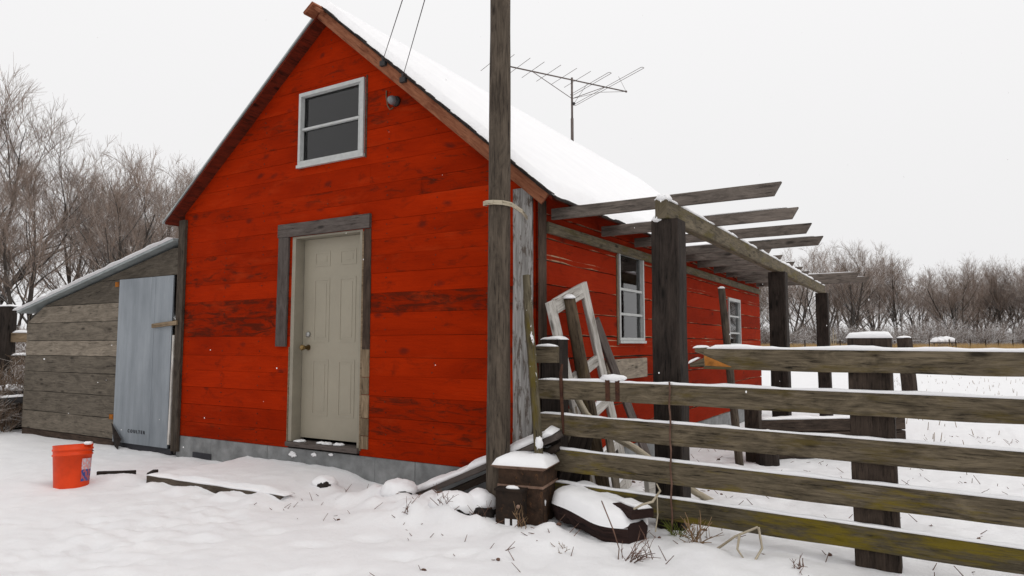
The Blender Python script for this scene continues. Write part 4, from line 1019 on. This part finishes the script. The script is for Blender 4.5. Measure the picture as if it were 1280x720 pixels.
rl = ['just right of the back corner of the house', 'behind the far pergola posts', 'tallest, above the tip of the pergola rafters', 'right of the pergola rafter tips', 'over the dark tie post of the plank fence', 'low, in the dip of the tree line', 'broad round crown with snowy lower limbs', 'in the dense round clump at right',
      'near the right edge of the photo', 'cut by the right edge of the photo', 'past the right edge', 'well past the right edge', 'farthest past the right edge', 'set back in the dip of the tree line', 'set back behind the round clump at right', 'set back behind the rafter tips', 'hidden behind the back wall of the house', 'farther behind the house']
for (key, px, D, s_), lb in zip(right, rl): put_tree(key, spot(px, D), rt.uniform(0, 6.28), (s_*1.12, s_*1.06), 'bare tree across the field, '+lb, GR)
# brush below the trees
sprot = []
for k in range(3):
    o = make_shrub(300+k, 2.6).build('bare_shrub', 'brush'); sprot.append([o, 0])
def put_shrub(p, s_, label, group):
    t = sprot[rt.randint(0, 2)]; o = t[0] if t[1] == 0 else t[0].copy()
    if t[1]: col.objects.link(o)
    t[1] += 1; o.location = (p.x, p.y, ground_z(p.x, p.y)-.05); o.rotation_euler = (0, 0, rt.uniform(0, 6.28)); o.scale = (s_*1.3, s_*1.3, s_); tag(o, label, 'shrub', group); return o
for k in range(64):
    px = 905+k*8.6+rt.uniform(-5, 5); put_shrub(spot(px, rt.uniform(64, 78)), rt.uniform(.75, 1.35), 'snow dusted bare shrub in the thicket under the far trees', 'shrubs under the far trees')
for k in range(26):
    px = -60+k*12+rt.uniform(-6, 6); put_shrub(spot(px, rt.uniform(19, 30)), rt.uniform(.5, .9), 'bare shrub in the thicket behind the shed', 'shrubs behind the shed')
for (x, y, s_, lb) in ((-8.75, -.05, .36, 'brown brush against the left corner of the shed'), (-9.3, .3, .42, 'brown brush under the snowy pipe at the left edge'), (-9.9, .1, .40, 'brown brush past the left edge'), (-10.0, 1.2, .5, 'brown brush at the foot of the gate post')):
    o = put_shrub(Vector((x, y, 0)), s_, lb, 'brown brush left of the shed'); o.material_slots[0].link = 'OBJECT'; o.material_slots[0].material = M['brownbrush']
# pale forked snag in the field and tall dry grass along its far side
sn_ = spot(1040, 58); m = MB(); z = ground_z(sn_.x, sn_.y)
for (a, b) in ((.5, 1.7), (-.35, 1.4), (.1, 2.1)): m.tube([sn_+Vector((0, 0, z-.1)), sn_+Vector((a*.4, a*.3, z+b*.5)), sn_+rgt*a*.5+Vector((0, 0, z+b))], [.07, .05, .02], 6)
tag(m.build('dead_snag', 'bark'), 'pale forked dead snag standing in the far field grass', 'dead tree')
gr = MB(); rg = random.Random(70)
for k in range(24000):
    px = rg.uniform(880, 1480); D = rg.uniform(50, 66); p = spot(px, D); z = ground_z(p.x, p.y); h = rg.uniform(.4, .95); a = rg.uniform(-.12, .12); b = rg.uniform(-.12, .12); w_ = .03
    i = len(gr.v); gr.v += [(p.x-w_*rgt.x, p.y-w_*rgt.y, z), (p.x+w_*rgt.x, p.y+w_*rgt.y, z), (p.x+a, p.y+b, z+h)]; gr.face([i, i+1, i+2])
tag(gr.build('field_grass', 'tangrass'), 'tall tan dry grass along the far side of the snowy field', 'grass', None, 'stuff')
fp = MB().tube([(0, 0, -.2), (0, 0, 1.15)], .05, 6).build('field_fence_post', 'post'); fk = 0
for k, px in enumerate((1005, 1049, 1100, 1121, 1160, 1185, 1193, 1211, 1230, 1246, 1264, 1277)):
    o = fp if k == 0 else fp.copy()
    if k: col.objects.link(o)
    p = spot(px, 50+k*.4); o.location = (p.x, p.y, ground_z(p.x, p.y)); tag(o, 'thin dark post in the far fence line of the snowy field', 'fence post', 'posts of the far field fence')
# snow covered cart far in the field
ct = thing('old_hay_cart', 'small snow covered cart standing in front of the far thicket', 'cart', loc=tuple(spot(1177, 54)))
cz = ground_z(*spot(1177, 54)[:2]); c0 = spot(1177, 54)
m = MB()
for z in (.45, .7, .9): m.board(c0-rgt*.75+Vector((0, 0, cz+z)), c0+rgt*.75+Vector((0, 0, cz+z)), .8, .08)
for a in (-.7, .7): m.board(c0+rgt*a+Vector((0, 0, cz-.1)), c0+rgt*a+Vector((0, 0, cz+.9)), .1, .1, up=(0, 1, 0))
part(m, 'body', 'grey', ct); part(MB().snow(c0-rgt*.8+Vector((0, 0, cz+.94)), c0+rgt*.8+Vector((0, 0, cz+.94)), .9, .5, 3, .5), 'snow_cap', 'snow', ct, True); adopt(ct)
# square post standing alone in the snow behind the fence
bp = thing('lone_post', 'square dark post standing alone in the snow beyond the fence', 'post', loc=(2.18, 14.5, 0))
m = MB(); m.board((2.20, 14.5, -.2), (2.12, 14.5, 1.40), .29, .2, up=(.5, .86, 0), j=.01, ch=.015, tone=.4); part(m, 'shaft', 'post', bp)
part(MB().blob((2.12, 14.5, 1.40), (.16, .12, .05), .1, 3, 14, 8, 3, zmin=-.1), 'snow_cap', 'snow', bp, True); adopt(bp)

# ------------------------------------------------------------------ left edge: gate post, rails, snow covered pipe
gp_ = thing('gate_fence', 'dark gate post with snowy broken rails left of the shed', 'fence', loc=(-10.75, .8, 0))
m = MB(); m.board((-10.83, .8, -.1), (-10.81, .8, 1.88), .29, .2, up=(-.5, .86, 0), j=.012, ch=.02, tone=.3); p_ = part(m, 'post', 'dark', gp_)
m = MB(); m.board((-11.06, .82, -.1), (-11.05, .82, 1.84), .14, .18, up=(-.5, .86, 0), j=.012, ch=.02, tone=.9); part(m, 'post', 'pole', gp_)
part(MB().snow((-10.98, .72, 1.885), (-10.66, .88, 1.89), .22, .04, 2, .06), 'snow_cap', 'snow', p_, True)
for z, mt2, nm in ((1.36, 'tan', 'rail'), (.98, 'pole', 'rail')):
    m = MB(); m.board((-10.72, .84, z), (-8.3, 2.3, z-.02), .05, .16, tone=.6); r_ = part(m, nm, mt2, gp_)
    part(MB().snow((-10.66, .87, z+.08), (-8.35, 2.27, z+.06), .06, .04, z), 'snow_cap', 'snow', r_, True)
adopt(gp_)
pp = thing('snowy_pipe', 'snow covered pipe lying on brush at the left edge beside the shed', 'pipe', loc=(-9.2, .3, 0))
part(MB().tube([(-10.6, -.1, .43), (-8.72, .35, .50)], .11, 14).tube([(-10.4, -.45, .30), (-8.35, .12, .47)], .055, 12), 'tube', 'wire', pp, True)
part(MB().snow((-10.6, -.1, .50), (-8.78, .335, .57), .21, .09, 3, .08), 'snow_cap', 'snow', pp, True); part(MB().snow((-10.4, -.45, .34), (-8.36, .117, .51), .12, .05, 5, .06), 'snow_cap', 'snow', pp, True)
part(MB().box((-9.0, .2, -.1), (-8.9, .4, .42)), 'support', 'dark', pp); part(MB().box((-10.2, -.1, -.1), (-10.1, .1, .36)), 'support', 'dark', pp); adopt(pp)

# ------------------------------------------------------------------ dry weeds poking through the snow
def weed(x, y, h, n, spread, mat, label, cat='weed', name='dry_weed', seed=1, lean=(0, 0), thick=.003):
    rn = random.Random(seed); m = MB(); z = ground_z(x, y)
    for k in range(n):
        a = rn.uniform(0, 6.28); d = Vector((math.cos(a)*spread*rn.uniform(.2, 1)+lean[0], math.sin(a)*spread*rn.uniform(.2, 1)+lean[1], 1)).normalized(); L = h*rn.uniform(.5, 1.1)
        pts, rr = limb(m, Vector((x+rn.uniform(-.03, .03), y+rn.uniform(-.03, .03), z-.03)), d, L, thick, thick*.5, 5, rn, 4, -.10, .22)
        for b in range(2): limb(m, pts[rn.randint(2, 4)], turn(d, rn.uniform(.4, 1.0), rn), L*.35, thick*.6, thick*.4, 2, rn, 3)
    return tag(m.build(name, mat), label, cat, 'dry weeds along the fence foot')
weed(1.20, -.28, .16, 26, 1.1, 'ggrass', 'olive green grass tuft at the foot of the dark pergola post', 'grass', 'grass_tuft', 2)
weed(1.36, -.42, .22, 16, 1.2, 'weed', 'tan drooping dry weed clump under the lowest rail', seed=3, thick=.004)
weed(1.10, -.92, .20, 16, .7, 'twig', 'reddish twig bunch in the snow in front of the fence', seed=4, lean=(.5, .1))
weed(1.22, -.86, .22, 2, .2, 'twig', 'single upright thin stalk beside the reddish twigs', seed=5)
weed(-.30, -.78, .16, 9, 1.0, 'twig', 'brown twigs bending over snow lumps left of the stove', seed=6)
weed(-.05, -.68, .16, 7, .9, 'twig', 'brown stalks against the stove fire door', seed=7)
weed(-.50, -.96, .12, 7, 1.1, 'twig', 'low curled twig in the snow before the leaning plank', seed=8)
weed(.72, -.98, .07, 12, 1.6, 'weed', 'small flat tan tuft in the snow in front of the log slab', seed=9)
weed(1.98, -.62, .09, 12, 1.2, 'twig', 'small brown weed tuft left of the big fence post foot', seed=10)
weed(.24, -.62, .24, 8, .5, 'weed', 'tan stalks around the foot of the leaning stick', seed=12)
m = MB(); z = ground_z(1.62, -.55)
for pts in ([(1.50, -.50, .02), (1.62, -.52, .12), (1.745, -.50, .185), (1.76, -.51, .175)], [(1.75, -.50, .185), (1.775, -.54, .08), (1.735, -.62, .0), (1.68, -.70, -.01)], [(1.645, -.52, .13), (1.64, -.56, .06), (1.70, -.62, .01)]):
    m.tube(pts, [.008]+[.007]*(len(pts)-2)+[.004], 6)
tag(m.build('fallen_twig', 'bark'), 'pale bent twig arching out of the snow before the lowest rail', 'twig')
m = MB(); m.tube([(1.02, -.60, .22), (1.07, -.58, .25), (1.13, -.56, .27), (1.16, -.5, .33), (1.12, -.45, .36)], [.006, .007, .008, .007, .004], 6).tube([(1.15, -.53, .30), (1.17, -.58, .2), (1.16, -.6, .1)], .004, 5)
tag(m.build('frosted_twig', 'bark'), 'frosted twig hooked over the right end of the log slab', 'twig')
m = MB(); m.tube([(.83, -.66, .26), (.95, -.76, .12), (1.02, -.84, .04), (1.05, -.93, .0)], [.004, .004, .0035, .003], 5)
tag(m.build('thin_stalk', 'twig'), 'thin dark stalk lying across the log slab snow', 'twig')
m = MB(); rw = random.Random(31)
for k in range(620):
    if rw.random() < .88: x, y = rw.uniform(-.4, 4.5), rw.uniform(-1.9, 6.5)
    else: x, y = rw.uniform(-2.0, 1.0), rw.uniform(-1.3, -.3)
    if y > -.35 and x < 0: continue
    if y < -1.1 and rw.random() < .6: continue
    z = ground_z(x, y); a = rw.uniform(0, 6.28); L = rw.uniform(.015, .075); el_ = rw.uniform(.1, 1.1)
    m.tube([(x, y, z-.004), (x+math.cos(a)*L, y+math.sin(a)*L, z+L*el_)], [.0028, .0018], 4)
    if rw.random() < .12: m.blob((x+.02, y, z+.003), (rw.uniform(.008, .022), rw.uniform(.008, .02), .009), .4, 5, 7, 5, k)
tag(m.build('stubble', 'twig'), 'short dark stubble and leaf bits poking through the snow', 'stubble', None, 'stuff')
m = MB(); rw = random.Random(33)
for k in range(260):
    x, y = rw.uniform(.6, 6.5), rw.uniform(3, 26); z = ground_z(x, y); L = rw.uniform(.02, .12)
    if x < 1.2 and y < 9: continue
    m.tube([(x, y, z-.01), (x+rw.uniform(-.3, .3)*L, y+rw.uniform(-.3, .3)*L, z+L)], [.005, .003], 4)
tag(m.build('field_stalks', 'weed'), 'thin dry stalks standing in the snow behind the house', 'stalks', None, 'stuff')
# falling snow
m = MB(); rw = random.Random(55)
for k in range(170):
    p = (rw.uniform(-6, 4), rw.uniform(-3.6, 4), rw.uniform(.1, 5.5)); 
    if (Vector(p)-cam.location).length < 2.6: continue
    r_ = rw.uniform(.002, .0042); m.blob(p, (r_, r_, r_*rw.uniform(.8, 2.0)), .3, 3, 6, 4, k)
tag(m.build('falling_snowflakes', 'flake', smooth=True), 'scattered snowflakes falling in front of the red house', 'snowflakes', None, 'stuff')
